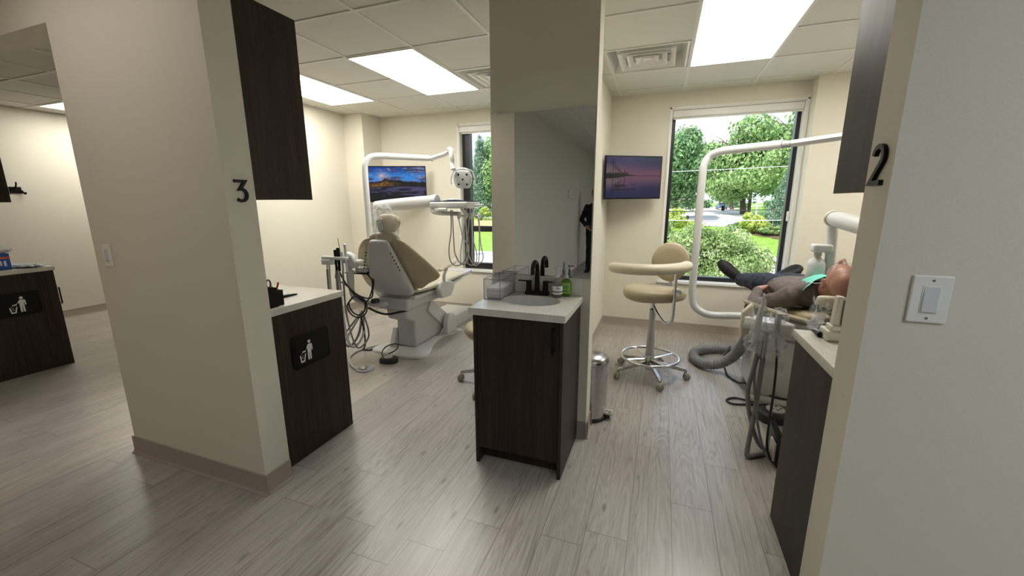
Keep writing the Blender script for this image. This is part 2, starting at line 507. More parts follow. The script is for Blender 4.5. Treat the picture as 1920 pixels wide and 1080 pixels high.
def wallobj(name, boxes, mat=None):
    m = MB()
    for b in boxes: m.box(*b)
    return struct(m.build(name, mat or M['wall'], smooth=False))
W2X0, W2X1, W3X0, W3X1, WZ0, WZ1 = .02, 1.235, -2.515, -1.30, .585, 2.43
YB, YO = 4.9, 5.1
wallobj('wall_back', [(-8, W3X0, YB, YO, 0, CZ), (W3X1, W2X0, YB, YO, 0, CZ), (W2X1, 4.2, YB, YO, 0, CZ),
                      (W3X0, W3X1, YB, YO, 0, WZ0), (W3X0, W3X1, YB, YO, WZ1, CZ), (W2X0, W2X1, YB, YO, 0, WZ0), (W2X0, W2X1, YB, YO, WZ1, CZ),
                      (-4.0, -3.70, 4.53, YB, 0, CZ), (1.262, 2.65, 4.745, YB, 0, CZ)])
wallobj('wall_middle', [(-.74, -.61, 2.49, YB, 0, CZ), (-.99, -.368, 2.35, 2.49, 0, CZ)])
wallobj('wall_room_left', [(-4.13, -4.0, 2.49, YB, 0, CZ), (-4.38, -3.76, 2.35, 2.49, 0, CZ)])
wallobj('wall_far_left', [(-7.45, -7.30, .5, YB, 0, CZ)])
wallobj('wall_right', [(2.65, 2.78, 2.3, YB, 0, CZ), (3.9, 4.2, -6.2, YO, 0, CZ)])
wallobj('wall_left_wing', [(-2.88, -1.812, 1.285, 1.430, 0, CZ)])
wallobj('wall_right_wing', [(.515, 2.4, 1.272, 1.405, 0, CZ)])
wallobj('wall_far_left_wing', [(-6.14, -5.08, 1.285, 1.43, 0, CZ)])
wallobj('wall_header', [(-7.3, -6.14, 1.285, 1.43, 2.33, CZ), (-5.08, -2.88, 1.285, 1.43, 2.33, CZ), (-1.812, .515, 1.285, 1.43, 2.33, CZ), (2.4, 3.9, 1.285, 1.405, 0, CZ)])
wallobj('wall_hall', [(-8, -1.68, -6.2, 0, 0, CZ), (-8, -7.45, 0, 1.285, 0, CZ)])
wallobj('wall_hall_end', [(-1.68, 3.9, -6.2, -6.0, 0, CZ)])

# rubber cove baseboards
def baseb(name, segs):
    m = MB()
    for (x0, y0, x1, y1, nx, ny) in segs:      # nx,ny: outward normal
        t, tt = .006, .021
        def P(s, d, z): return (x0 + (x1 - x0) * s + nx * d, y0 + (y1 - y0) * s + ny * d, z)
        prof = [(0, 0), (tt, 0), (tt, .004), (t + .004, .010), (t, .022), (t, .104), (t - .003, .107), (0, .107)]
        n = len(prof)
        ex = []
        for s in (0, 1):
            for d, z in prof:
                q = Vector(P(s, d, z))
                ex.append(q)
        fs = [tuple(range(n)), tuple(range(n, 2 * n))[::-1]] + [(i, (i + 1) % n, n + (i + 1) % n, n + i) for i in range(n)]
        m._add(ex, fs)
    return struct(m.build(name, M['base'], ang=25))
baseb('baseboard_left_wing', [(-2.896, 1.285, -1.796, 1.285, 0, -1), (-1.812, 1.285, -1.812, 1.43, 1, 0)])
baseb('baseboard_right_wing', [(.515, 1.256, .515, 1.405, -1, 0), (.499, 1.272, 2.4, 1.272, 0, -1)])
baseb('baseboard_middle', [(-.425, 2.35, -.352, 2.35, 0, -1), (-.368, 2.334, -.368, 2.506, 1, 0), (-.61, 2.49, -.352, 2.49, 0, 1), (-.61, 2.49, -.61, 4.9, 1, 0), (-.74, 2.49, -.74, 4.9, -1, 0), (-.99, 2.35, -.99, 2.49, -1, 0)])
baseb('baseboard_back', [(-.61, 4.9, 1.262, 4.9, 0, -1), (1.262, 4.745, 2.65, 4.745, 0, -1), (-3.70, 4.9, -.74, 4.9, 0, -1), (-3.70, 4.53, -3.70, 4.9, 1, 0), (-4.0, 4.53, -3.684, 4.53, 0, -1), (-7.3, 4.9, -4.13, 4.9, 0, -1)])
baseb('baseboard_room_left', [(-4.0, 2.49, -4.0, 4.53, 1, 0)])
baseb('baseboard_far_left', [(-7.3, .5, -7.3, 4.9, 1, 0)])
baseb('baseboard_hall', [(-7.4, 0, -1.68, 0, 0, 1), (-1.68, 0, -1.68, -6, 1, 0), (-1.68, -6, 3.9, -6, 0, 1)])

# windows
def window(name, x0, x1, z0, z1, mull):
    w = bpy.data.objects.new(name, None); COL.objects.link(w); w.location = ((x0 + x1) / 2, 5.0, z0); w['kind'] = 'structure'
    fw = .048
    m = MB()
    m.box(x0, x0 + fw, 4.995, 5.075, z0, z1); m.box(x1 - fw, x1, 4.995, 5.075, z0, z1)
    m.box(x0 + fw, x1 - fw, 4.995, 5.075, z0, z0 + .05); m.box(x0 + fw, x1 - fw, 4.995, 5.075, z1 - .05, z1)
    if mull:
        m.box(x0, x0 + .11, 4.98, 5.075, z0, z1)
        m.box(x0 + .1, x1 - fw, 4.99, 5.07, 1.09, 1.165); m.box(x0 + .11, x1 - fw, 4.985, 5.07, z0, z0 + .085)
    m.build('window_frame', M['blackframe'], w, smooth=False, bev=.003)
    MB().box(x0 + .03, x1 - .03, 5.030, 5.036, z0 + .03, z1 - .03).build('glass_pane', M['glass'], w, smooth=False)
    m = MB()      # white jamb liner and stool
    c = .012
    m.box(x0 - .002, x0 + c, 4.905, 4.995, z0, z1); m.box(x1 - c, x1 + .002, 4.905, 4.995, z0, z1)
    m.box(x0 - .002, x1 + .002, 4.905, 4.995, z1 - c, z1 + .002)
    m.box(x0 - .03, x1 + .03, 4.872, 4.995, z0 - .022, z0 + .004)
    m.box(x1 - .002, x1 + .018, 4.893, 4.902, z0, z1 + .02); m.box(x0 - .018, x0 + .002, 4.893, 4.902, z0, z1 + .02); m.box(x0 - .018, x1 + .018, 4.893, 4.902, z1 - .002, z1 + .018)
    m.build('window_trim', M['trim'], w, smooth=False, bev=.002)
    return w
window('window_1', W2X0, W2X1, WZ0, WZ1, False)
window('window_2', W3X0, W3X1, WZ0, WZ1, True)
def shade(x0, x1, z0, z1, label):
    s = thing('roller_shade', label, 'window shade', ((x0 + x1) / 2, 4.94, z0))
    MB().box(x0 + .014, x1 - .014, 4.905, 4.975, z0, z1, .008).build('cassette', M['trim'], s)
    MB().box(x0 + .02, x1 - .02, 4.93, 4.945, z0 - .016, z0 + .001, .003).build('hem_bar', M['trim'], s)
    return s
s = shade(W2X0, W2X1, 2.345, 2.415, 'white rolled-up shade cassette above the wide window of room 2')
mm = MB(); mm.box(1.196, 1.222, 4.935, 4.955, 1.27, 1.37, .006); mm.build('cord_tensioner', M['trim'], s)
shade(W3X0, W3X1, 2.345, 2.415, 'white rolled-up shade cassette above the partly hidden window of room 3')

# ceiling lights and vents
def clight(x0, x1, y0, y1, label, mat='panel'):
    t = thing('ceiling_light', label, 'ceiling light', ((x0 + x1) / 2, (y0 + y1) / 2, CZ), 'ceiling light panels')
    m = MB(); f = .012
    for b in ((x0 - f, x0, y0 - f, y1 + f), (x1, x1 + f, y0 - f, y1 + f), (x0, x1, y0 - f, y0), (x0, x1, y1, y1 + f)):
        m.box(*b, CZ - .012, CZ)
    m.build('frame', M['trim'], t, smooth=False)
    MB().box(x0, x1, y0, y1, CZ - .007, CZ - .001).build('diffuser', M[mat], t, smooth=False)
clight(.14, .73, 2.80, 4.04, 'lit rectangular ceiling panel in room 2 beside the square air vent')
clight(-2.428, -1.838, 2.87, 4.052, 'lit ceiling panel in the middle of room 3, the whole of it visible')
clight(-3.715, -3.125, 2.87, 4.052, 'lit ceiling panel of room 3 beside the left wall, cut by the dark upper cabinet')
clight(-6.915, -6.325, 2.87, 4.052, 'lit ceiling panel far left, mostly hidden behind the wall with the dimmer')
clight(-3.08, -1.85, .43, .99, 'added unseen dim fill panel over the corridor in front of the wall with the dimmer', 'corridorfill')  # added out of view to warm and brighten the left wing wall
clight(2.02, 2.60, 2.87, 4.05, 'added unseen fill panel of room 2 above the far side of the patient')  # extra panel hidden by the upper cabinet, added to brighten room 2
clight(1.38, 1.97, -.79, .39, 'added unseen fill panel over the corridor in front of the right wall', 'hallfill')  # cool fill added outside the view to light the right wall
clight(1.38, 1.97, -4.4, -3.3, 'added unseen fill panel at the far end of the corridor', 'hallfill')  # added corridor fill, never in view

def vent(x0, x1, y0, y1, label):
    t = thing('air_vent', label, 'air vent', ((x0 + x1) / 2, (y0 + y1) / 2, CZ), 'square ceiling air vents')
    cx, cy, h = (x0 + x1) / 2, (y0 + y1) / 2, (x1 - x0) / 2
    def ring(hh, z): return [(cx - hh, cy - hh, z), (cx + hh, cy - hh, z), (cx + hh, cy + hh, z), (cx - hh, cy + hh, z)]
    MB().loft([ring(h - .002, CZ - .004), ring(h - .02, CZ - .008), ring(h - .05, CZ + .100), ring(h - .045, CZ + .104), ring(h - .002, CZ + .004)], cap=False).build('flange', M['trim'], t, smooth=False)
    m = MB()
    for hh in (.215, .150, .088):
        m.loft([ring(hh - .032, CZ + .026), ring(hh, CZ - .004), ring(hh, CZ - .012), ring(hh - .010, CZ - .010), ring(hh - .040, CZ + .022), ring(hh - .032, CZ + .026)], cap=False)
    m.box(cx - .03, cx + .03, cy - .03, cy + .03, CZ - .002, CZ + .02)
    m.build('louvers', M['trim'], t, smooth=False)
    m = MB(); m.box(cx - h, cx + h, cy - h, cy + h, CZ + .105, CZ + .112)
    m.build('duct_cover', M['trim'], t, smooth=False)
    MB().lathe([(0, CZ), (.16, CZ), (.16, CZ + .01), (0, CZ + .01)], (cx, cy, .088)).build('duct_opening', M['black'], t)
vent(*VENTS[0], 'square air vent beside the lit ceiling panel of room 2')
vent(*VENTS[1], 'square air vent of room 3, half hidden by the wall above the mirror')

# ================================================================== CABINETS
def panelsign(name, label, x, y0, y1, z0, z1, py, pz0, ph):
    t = thing(name, label, 'sign', (x, (y0 + y1) / 2, z0))
    cy, cz = (y0 + y1) / 2, (z0 + z1) / 2
    MB().prism(rrect(y1 - y0, z1 - z0, .022), lambda a, b: (x, cy + a, cz + b), lambda a, b: (x + .007, cy + a, cz + b)).build('plate', M['black'], t, bev=.0015)
    pl = MB().prism(rrect((y1 - y0) - .05, (z1 - z0) - .045, .006), lambda a, b: (x + .006, cy + a, cz + b), lambda a, b: (x + .0082, cy + a, cz + b)).build('flap', M['matteblack'], t, bev=.0006)
    # white figure dropping litter into a bin; u right, v up, unit = figure height
    X = x + .0083
    k = ph
    m = MB()
    def F(d): return lambda a, b: (X + d, py + a * k, pz0 + b * k)
    def poly(pts): m.prism(pts, F(0), F(.0012))
    poly([(.50 + .085 * math.cos(t_ * PI / 8), .90 + .085 * math.sin(t_ * PI / 8)) for t_ in range(16)])     # head
    poly([(.40, .78), (.60, .78), (.66, .73), (.68, .44), (.62, .42), (.595, .62), (.58, .62), (.58, .0), (.50, .0), (.49, .36), (.47, .36), (.46, .0), (.37, .0), (.37, .60), (.22, .52), (.06, .52), (.06, .45), (.23, .45)])
    poly([(-.10, .34), (-.045, .35), (-.01, .05), (.13, .05), (.20, .36), (.26, .37), (.17, -.02), (-.05, -.03)])
    for a, b in ((.03, .40), (.07, .30), (.02, .22), (.09, .17)):
        poly([(a - .025, b), (a, b - .025), (a + .025, b), (a, b + .025)])
    m.build('litter_pictogram', M['paper'], t, smooth=False)
    return t

def base_cab(name, label, x0, x1, y0, y1, vis, fy):
    """cabinet with its end panel on x = vis; doors face fy"""
    t = thing(name, label, 'cabinet', ((x0 + x1) / 2, (y0 + y1) / 2, 0))
    m = MB()
    m.box(x0, x0 + .019, y0, y1, 0, .884); m.box(x1 - .019, x1, y0, y1, 0, .884)
    m.box(x0 + .019, x1 - .019, y0, y0 + .01, .0, .88); m.box(x0 + .019, x1 - .019, y0 + .01, y1 - .02, .1, .118)
    m.box(x0 + .019, x1 - .019, y0 + .01, y1 - .02, .862, .88)
    m.box(x0 + .019, x1 - .019, y1 - .08, y1 - .07, 0, .1)
    m.build('carcass', M['wood'], t, smooth=False, bev=.001)
    n = 2; w = (x1 - x0 - .038) / n
    for i in range(n):
        d = MB().box(x0 + .019 + i * w + .002, x0 + .019 + (i + 1) * w - .002, y1 - .019, y1, .105, .86).build('door', M['wood'], t, smooth=False, bev=.001)
        hx = x0 + .019 + (i + .5) * w + (.12 if i == 0 else -.12)
        hz = .70
        if vis == -5.14 and i == 1: hx, hz = x1 - .045, .567
        MB().tube([(hx, y1 + .001, hz), (hx, y1 + .028, hz), (hx, y1 + .028, hz + .15), (hx, y1 + .001, hz + .15)], .006, 8).build('handle', M['matteblack'], d)
    return t
def slab(name, label, x0, x1, y0, y1):
    return tag(MB().box(x0, x1, y0, y1, .885, .922, .002).build(name, M['quartz']), label, 'countertop')
def upper_cab(label, x0, x1, y0, y1, z0, z1):
    t = thing('upper_cabinet', label, 'cabinet', ((x0 + x1) / 2, (y0 + y1) / 2, z0))
    m = MB()
    m.box(x0, x0 + .019, y0, y1, z0, z1); m.box(x1 - .019, x1, y0, y1, z0, z1)
    m.box(x0 + .019, x1 - .019, y0, y1 - .02, z0 + .002, z0 + .02); m.box(x0 + .019, x1 - .019, y0, y1 - .02, z1 - .02, z1)
    m.box(x0 + .019, x1 - .019, y0, y0 + .01, z0 + .02, z1 - .02)
    m.build('carcass', M['wood'], t, smooth=False, bev=.001)
    w = (x1 - x0 - .038) / 2
    for i in range(2):
        d = MB().box(x0 + .019 + i * w + .002, x0 + .019 + (i + 1) * w - .002, y1 - .019, y1, z0 + .002, z1 - .002).build('door', M['wood'], t, smooth=False, bev=.001)
        hx = x0 + .019 + w + (-.05 if i == 0 else .05)
        MB().tube([(hx, y1 + .001, z0 + .05), (hx, y1 + .026, z0 + .05), (hx, y1 + .026, z0 + .2), (hx, y1 + .001, z0 + .2)], .005, 8).build('handle', M['matteblack'], d)
    return t
base_cab('base_cabinet', 'dark wood base cabinet with the trash sign, under the counter holding scissors and pens', -2.82, -1.88, 1.433, 1.986, -1.88, 1)
slab('countertop', 'white quartz countertop holding the black pen cup', -2.84, -1.873, 1.432, 1.998)
upper_cab('dark wood upper cabinet above the pen cup, beside the number 3', -2.82, -1.88, 1.433, 1.834, 1.483, 2.403)
base_cab('base_cabinet', 'dark wood base cabinet at the right, behind the wall with the number 2', .575, 1.55, 1.408, 1.986, .575, 1)
slab('countertop', 'quartz countertop at the right holding the curing light', .568, 1.57, 1.407, 2.003)
upper_cab('dark wood upper cabinet at the right, beside the number 2', .575, 1.55, 1.408, 1.817, 1.490, 2.41)
base_cab('base_cabinet', 'dark wood base cabinet at the far left edge with a wide trash sign', -6.08, -5.14, 1.433, 1.978, -5.14, 1)
slab('countertop', 'quartz countertop at the far left holding the blue box', -6.10, -5.133, 1.432, 1.990)
upper_cab('dark wood upper cabinet cut by the left edge of the picture', -6.08, -5.14, 1.433, 1.828, 1.483, 2.403)
panelsign('trash_sign', 'black trash sign on the cabinet below the pen cup, square proportions', -1.88, 1.578, 1.845, .543, .735, 1.633, .578, .118)
panelsign('trash_sign', 'wide black trash sign on the cabinet at the far left', -5.14, 1.52, 1.855, .528, .730, 1.672, .560, .135)

# sink cabinet
t = thing('sink_cabinet', 'dark wood one-door sink cabinet in the middle, below the faucet', 'cabinet', (-.67, 2.12, 0))
SX0, SX1, SY0, SY1 = -.918, -.423, 1.894, 2.348
m = MB()
m.box(SX0, SX0 + .02, SY0, SY1, 0, .884); m.box(SX1 - .02, SX1, SY0, SY1, 0, .884)
m.box(SX0 + .02, SX1 - .02, SY0 + .075, SY0 + .087, 0, .098); m.box(SX0 + .02, SX1 - .02, SY0 + .02, SY1, .098, .116)
m.box(SX0 + .02, SX1 - .02, SY1 - .01, SY1, .116, .884)
m.build('carcass', M['wood'], t, smooth=False, bev=.001)
d = MB().box(SX0 + .023, SX1 - .023, SY0, SY0 + .019, .100, .880).build('door', M['wood'], t, smooth=False, bev=.0015)
hm = MB(); hm.box(-.476, -.466, SY0 - .03, SY0 - .02, .713, .863, .001); hm.box(-.476, -.466, SY0 - .021, SY0 + .001, .725, .735); hm.box(-.476, -.466, SY0 - .021, SY0 + .001, .841, .851)
hm.build('handle', M['matteblack'], d, smooth=False)

t = thing('vanity_countertop', 'white speckled quartz vanity top with backsplash and oval sink', 'countertop', (-.67, 2.12, .885))
m = MB()
x0, x1, y0, y1 = -.935, -.410, 1.872, 2.348
cx, cy, rx, ry = -.667, 2.135, .168, .122
N = 64
def rectpt(a):
    dx, dy = math.cos(a), math.sin(a)
    k = min(((x1 - cx) / dx if dx > 1e-9 else (x0 - cx) / dx if dx < -1e-9 else 1e9), ((y1 - cy) / dy if dy > 1e-9 else (y0 - cy) / dy if dy < -1e-9 else 1e9))
    return cx + dx * k, cy + dy * k
angs = sorted(set([2 * PI * k / N for k in range(N)] + [math.atan2(b - cy, a_ - cx) % (2 * PI) for a_ in (x0, x1) for b in (y0, y1)]))
E = [(cx + rx * math.cos(a_), cy + ry * math.sin(a_)) for a_ in angs]; Q = [rectpt(a_) for a_ in angs]
n = len(angs)
vs = [(*e, .922) for e in E] + [(*q, .922) for q in Q] + [(*q, .884) for q in Q] + [(*e, .884) for e in E]
fs = []
for i in range(n):
    j = (i + 1) % n
    for k in range(4):
        l = (k + 1) % 4
        fs.append((k * n + i, k * n + j, l * n + j, l * n + i))
m._add(vs, fs)
m.build('slab', M['quartz'], t, smooth=False, bev=.0015)
MB().box(-.99 + .0, -.418, 2.334, 2.349, .923, 1.027, .001).build('backsplash', M['quartz'], t)
m = MB()
prof = [(1.03, .8845), (1.0, .8845), (.99, .87), (.93, .81), (.75, .765), (.3, .752), (.12, .75), (0, .75)]
m.lathe([(r_, z_) for r_, z_ in prof], (cx, cy, 0), 48, rx, ry)
bs = m.build('sink_basin', M['white'], t)
MB().lathe([(0, .7535), (.022, .7535), (.024, .751), (.024, .7505)], (cx, cy, 0), 20).build('drain', M['matteblack'], bs)

# mirror
t = thing('wall_mirror', 'frameless wall mirror above the sink backsplash', 'mirror', (-.68, 2.35, 1.03))
MB().box(-.988, -.374, 2.3435, 2.3495, 1.031, 1.970).build('glass', M['mirror'], t, smooth=False)
MB().box(-.988, -.374, 2.340, 2.3505, 1.0265, 1.0325).build('channel', M['steel'], t, smooth=False)
for q in (-.95, -.45): MB().box(q - .012, q + .012, 2.338, 2.349, 1.962, 1.978, .002).build('clip', M['chrome'], t)

# faucet
t = thing('faucet', 'matte black two-handle gooseneck faucet behind the oval sink', 'faucet', (-.677, 2.285, .922))
FX, FY, FZ = -.677, 2.288, .9225
MB().box(FX - .072, FX + .072, FY - .024, FY + .024, FZ, FZ + .020, .006).build('base', M['matteblack'], t)
pts = [(FX, FY, FZ + .018), (FX, FY, FZ + .13)]
rr = .048
for k in range(0, 17):
    an = PI * k / 16 * 1.02
    pts.append((FX - .0, FY - rr + rr * math.cos(an), FZ + .155 + rr * math.sin(an)))
pts.append((FX, FY - 2 * rr - .002, FZ + .135))
MB().tube(pts, [.0145] * 2 + [.0125] * 18, 16).build('spout', M['matteblack'], t)
for sx in (-1, 1):
    h = MB().tube([(FX + sx * .052, FY, FZ + .018), (FX + sx * .052, FY, FZ + .085)], .0165, 18).build('handle', M['matteblack'], t, bev=.001)
    MB().tube([(FX + sx * .045, FY, FZ + .080), (FX + sx * .115, FY - .012, FZ + .083)], .0055, 10, flat=(.8, 1.3)).build('lever', M['matteblack'], h)

# acrylic tray with paper towels
def open_box(m, x0, x1, y0, y1, z0, z1, tk=.003):
    m.box(x0, x1, y0, y0 + tk, z0, z1); m.box(x0, x1, y1 - tk, y1, z0, z1)
    m.box(x0, x0 + tk, y0 + tk, y1 - tk, z0, z1); m.box(x1 - tk, x1, y0 + tk, y1 - tk, z0, z1); m.box(x0 + tk, x1 - tk, y0 + tk, y1 - tk, z0, z0 + tk)
t = thing('acrylic_holder', 'clear acrylic box standing left of the faucet on the vanity', 'box', (-.9, 2.2, .9225))
m = MB(); ax0, ax1, ay0, ay1, az0, az1 = -.932, -.832, 2.078, 2.322, .9225, 1.040
open_box(m, ax0, ax1, ay0, ay1, az0, az1)
ob = m.build('box_body', M['acrylic'], t, smooth=False)
m = MB(); e = .0018
for (xa, ya) in ((ax0, ay0), (ax1, ay0), (ax0, ay1), (ax1, ay1)): m.box(xa - e, xa + e, ya - e, ya + e, az0, az1)
for z_ in (az1,):
    m.box(ax0, ax1, ay0 - e, ay0 + e, z_ - e, z_ + e); m.box(ax0, ax1, ay1 - e, ay1 + e, z_ - e, z_ + e)
    m.box(ax0 - e, ax0 + e, ay0, ay1, z_ - e, z_ + e); m.box(ax1 - e, ax1 + e, ay0, ay1, z_ - e, z_ + e)
m.box(ax0, ax1, ay0 - e, ay0 + e, az0, az0 + 2 * e); m.box(ax1 - e, ax1 + e, ay0, ay1, az0, az0 + 2 * e)
m.build('polished_edges', M['acryledge'], t, smooth=False)
for i in range(3):
    o = MB().box(ax0 + .006, ax1 - .006, ay0 + .02 , ay1 - .006, .9265 + i * .020, .9450 + i * .020, .003).build('paper_towels', M['paper'] if i else M['offwhite'])
    tag(o, ['bottom bundle', 'middle bundle', 'top bundle'][i] + ' of folded white paper towels inside the clear acrylic box', 'paper towels', 'folded towels in the acrylic box')

# soap bottles
def pump(t, x, y, z, dx, dy):
    m = MB(); m.lathe([(0, z), (.014, z), (.014, z + .014), (.008, z + .02), (.0055, z + .035), (.0045, z + .058), (0, z + .058)], (x, y, 0), 18)
    m.tube([(x - dx * .012, y - dy * .012, z + .060), (x + dx * .030, y + dy * .030, z + .060), (x + dx * .034, y + dy * .034, z + .054)], .0058, 10, flat=(.7, 1.3))
    return m.build('pump', M['white'], t)
t = thing('soap_bottle', 'clear round hand soap bottle with white pump and white label', 'soap bottle', (-.546, 2.255, .9225))
z = .9225; bx, by = -.546, 2.257
MB().lathe([(0, z), (.024, z), (.0285, z + .005), (.0295, z + .02), (.0295, z + .072), (.026, z + .090), (.014, z + .105), (.012, z + .112), (.012, z + .118), (0, z + .118)], (bx, by, 0), 30).build('bottle', M['soapclear'], t)
MB().lathe([(.0298, z + .022), (.0302, z + .022), (.0302, z + .070), (.0298, z + .070)], (bx, by, 0), 30).build('label_wrap', M['paper'], t)
lb = MB().lathe([(.0303, z + .034), (.0306, z + .034), (.0306, z + .040), (.0303, z + .040)], (bx, by, 0), 30).build('label_band', M['navy_label'], t)
m = MB()
pts = [(.009 * math.cos(a_), .009 * math.sin(a_)) for a_ in [PI * k / 10 for k in range(11)]]
pts = [(-.009, -.006)] + [(q[0], q[1]) for q in pts[::-1]] + [(.009, -.006)]
def onb(rad, da=.32):
    def F_(a_, b_):
        an = -PI / 2 + a_ / .03 + da
        return (bx + rad * math.cos(an), by + rad * math.sin(an), z + .055 + b_)
    return F_
m.prism(pts, onb(.0303), onb(.0308)); m.build('green_emblem', M['green_label'], t, smooth=False)
pump(t, bx, by, z + .118, -.3, -.95)
t = thing('soap_bottle', 'green liquid soap bottle with white pump, tucked behind the clear one', 'soap bottle', (-.502, 2.300, .9225))
bx2, by2 = -.503, 2.303
rings = []
for (s_, z_) in ((.9, z), (1, z + .006), (1, z + .085), (.75, z + .096), (.42, z + .102), (.4, z + .108)):
    rings.append([(bx2 + a_ * s_, by2 + b_ * s_, z_) for a_, b_ in rrect(.058, .036, .014)])
MB().loft(rings).build('bottle', M['soapgreen'], t)
m = MB(); m.box(bx2 - .026, bx2 + .026, by2 - .0195, by2 - .0182, z + .020, z + .082); m.build('label_sheet', simple('lime_label', (.30, .50, .08), .4), t, smooth=False)
m = MB(); m.box(bx2 - .018, bx2 + .020, by2 - .0202, by2 - .0192, z + .060, z + .066); m.box(bx2 - .016, bx2 + .015, by2 - .0202, by2 - .0192, z + .050, z + .056); m.box(bx2 - .02, bx2 + .018, by2 - .0202, by2 - .0192, z + .030, z + .037)
m.build('label_print', M['green_label'], t, smooth=False)
pump(t, bx2, by2, z + .108, .95, -.1)

# room numbers
def stroke(name, label, pts, w, f, depth):
    """constant-width brush stroke of a 2-D path, raised from its wall"""
    P = [Vector((a_, b_)) for a_, b_ in pts]; L = []; Rr = []
    for i in range(len(P)):
        t0 = (P[i] - P[i - 1]).normalized() if i else (P[1] - P[0]).normalized()
        t1 = (P[i + 1] - P[i]).normalized() if i < len(P) - 1 else t0
        n0 = Vector((-t0.y, t0.x)); n1 = Vector((-t1.y, t1.x))
        nn = (n0 + n1).normalized(); k = w / 2 / max(.35, nn.dot(n0))
        L.append(P[i] + nn * k); Rr.append(P[i] - nn * k)
    n = len(P); vs = []
    for d in (0, depth):
        vs += [f(a_.x, a_.y, d) for a_ in L] + [f(a_.x, a_.y, d) for a_ in Rr]
    fs = []
    for i in range(n - 1):
        fs.append((i, i + 1, n + i + 1, n + i)); fs.append((2 * n + i, 3 * n + i, 3 * n + i + 1, 2 * n + i + 1))
        fs.append((i, 2 * n + i, 2 * n + i + 1, i + 1)); fs.append((n + i, n + i + 1, 3 * n + i + 1, 3 * n + i))
    fs.append((0, n, 3 * n, 2 * n)); fs.append((n - 1, 3 * n - 1, 4 * n - 1, 2 * n - 1)[::1])
    fs[-1] = (n - 1, 2 * n - 1, 4 * n - 1, 3 * n - 1)
    mb = MB(); mb._add(vs, fs)
    return tag(mb.build(name, M['matteblack'], smooth=False), label, 'room number')
H3 = .098
three = [(-.026, .097 - .006), (.024, .097 - .006), (-.002, .056)]
three += [(.0 + .0265 * math.cos(R(a_)), .030 + .0265 * math.sin(R(a_))) for a_ in range(88, -150, -14)]
stroke('room_number', 'raised black number 3 on the left wall end', three, .0125, lambda a_, b_, d: (-1.812 + d, 1.357 + a_, 1.472 + b_), .010)
two = [(.0 + .0255 * math.cos(R(a_)), .071 + .0255 * math.sin(R(a_))) for a_ in range(172, -32, -14)]
two += [(-.026, .0062), (.0285, .0062)]
stroke('room_number', 'raised black number 2 on the right wall end', two, .0125, lambda a_, b_, d: (.515 - d, 1.337 - a_, 1.502 + b_), .010)

# switches
t = thing('light_switch', 'white rocker light switch on the large right wall', 'light switch', (.632, 1.272, 1.224))
SW = (.632, 1.224); yy = 1.272
MB().prism(rrect(.079, .119, .004), lambda a_, b_: (SW[0] + a_, yy, SW[1] + b_), lambda a_, b_: (SW[0] + a_, yy - .007, SW[1] + b_)).build('plate', M['trim'], t, bev=.003)
MB().prism(rrect(.036, .069, .002), lambda a_, b_: (SW[0] + a_, yy - .006, SW[1] + b_), lambda a_, b_: (SW[0] + a_, yy - .0085, SW[1] + b_)).build('bezel', M['trim'], t, bev=.0008)
m = MB(); m.loft([[(SW[0] + a_, yy - .008, SW[1] + b_) for a_, b_ in ((-.0155, -.032), (.0155, -.032), (.0155, .032), (-.0155, .032))],
                  [(SW[0] + a_, yy - c_, SW[1] + b_) for a_, b_, c_ in ((-.015, -.031, .0125), (.015, -.031, .0125), (.015, .031, .0095), (-.015, .031, .0095))]])
m.build('rocker', M['white'], t, smooth=False, bev=.0006)
for b_ in (.0475, -.0475):
    sc_ = MB().lathe([(0, 0), (.0036, 0), (.0028, .0016), (0, .0019)], (SW[0], yy - .007, SW[1] + b_), 16, M=Matrix.Rotation(PI / 2, 4, 'X')).build('screw', M['steel'], t)
    MB().box(SW[0] - .0028, SW[0] + .0028, yy - .0092, yy - .0085, SW[1] + b_ - .0004, SW[1] + b_ + .0004).build('slot', M['black'], sc_, smooth=False)
t = thing('light_dimmer', 'white slide dimmer on the wall left of the number 3', 'light switch', (-2.762, 1.285, 1.197))
MB().prism(rrect(.070, .117, .003), lambda a_, b_: (-2.762 + a_, 1.285, 1.197 + b_), lambda a_, b_: (-2.762 + a_, 1.278, 1.197 + b_)).build('plate', M['trim'], t, bev=.002)
MB().box(-2.778, -2.746, 1.2755, 1.280, 1.163, 1.231, .001).build('paddle', M['white'], t)
MB().box(-2.772, -2.752, 1.2735, 1.2765, 1.168, 1.172).build('slider', M['grey'], t, smooth=False)

# coat hook at the far left
t = thing('coat_hook', 'black double coat hook on the far left wall', 'coat hook', (-7.3, 2.66, 1.62))
MB().box(-7.30, -7.288, 2.60, 2.70, 1.60, 1.675, .003).build('plate', M['matteblack'], t)
m = MB(); m.tube(sm([(-7.29, 2.64, 1.655), (-7.265, 2.645, 1.67), (-7.25, 2.65, 1.70), (-7.245, 2.65, 1.73)]), .008, 10); m.tube(sm([(-7.29, 2.70, 1.63), (-7.265, 2.705, 1.60), (-7.25, 2.71, 1.595), (-7.24, 2.71, 1.61)]), .01, 10)
m.build('hooks', M['matteblack'], t)
t = thing('wall_device', 'small white box fixed on the corridor wall, seen in the mirror', 'wall device', (-1.68, -1.5, 1.6))
MB().box(-1.68, -1.62, -3.06, -2.92, 1.56, 1.70, .008).build('cover', M['trim'], t)
MB().box(-1.621, -1.617, -3.02, -2.96, 1.60, 1.62).build('window', M['grey'], t, smooth=False)

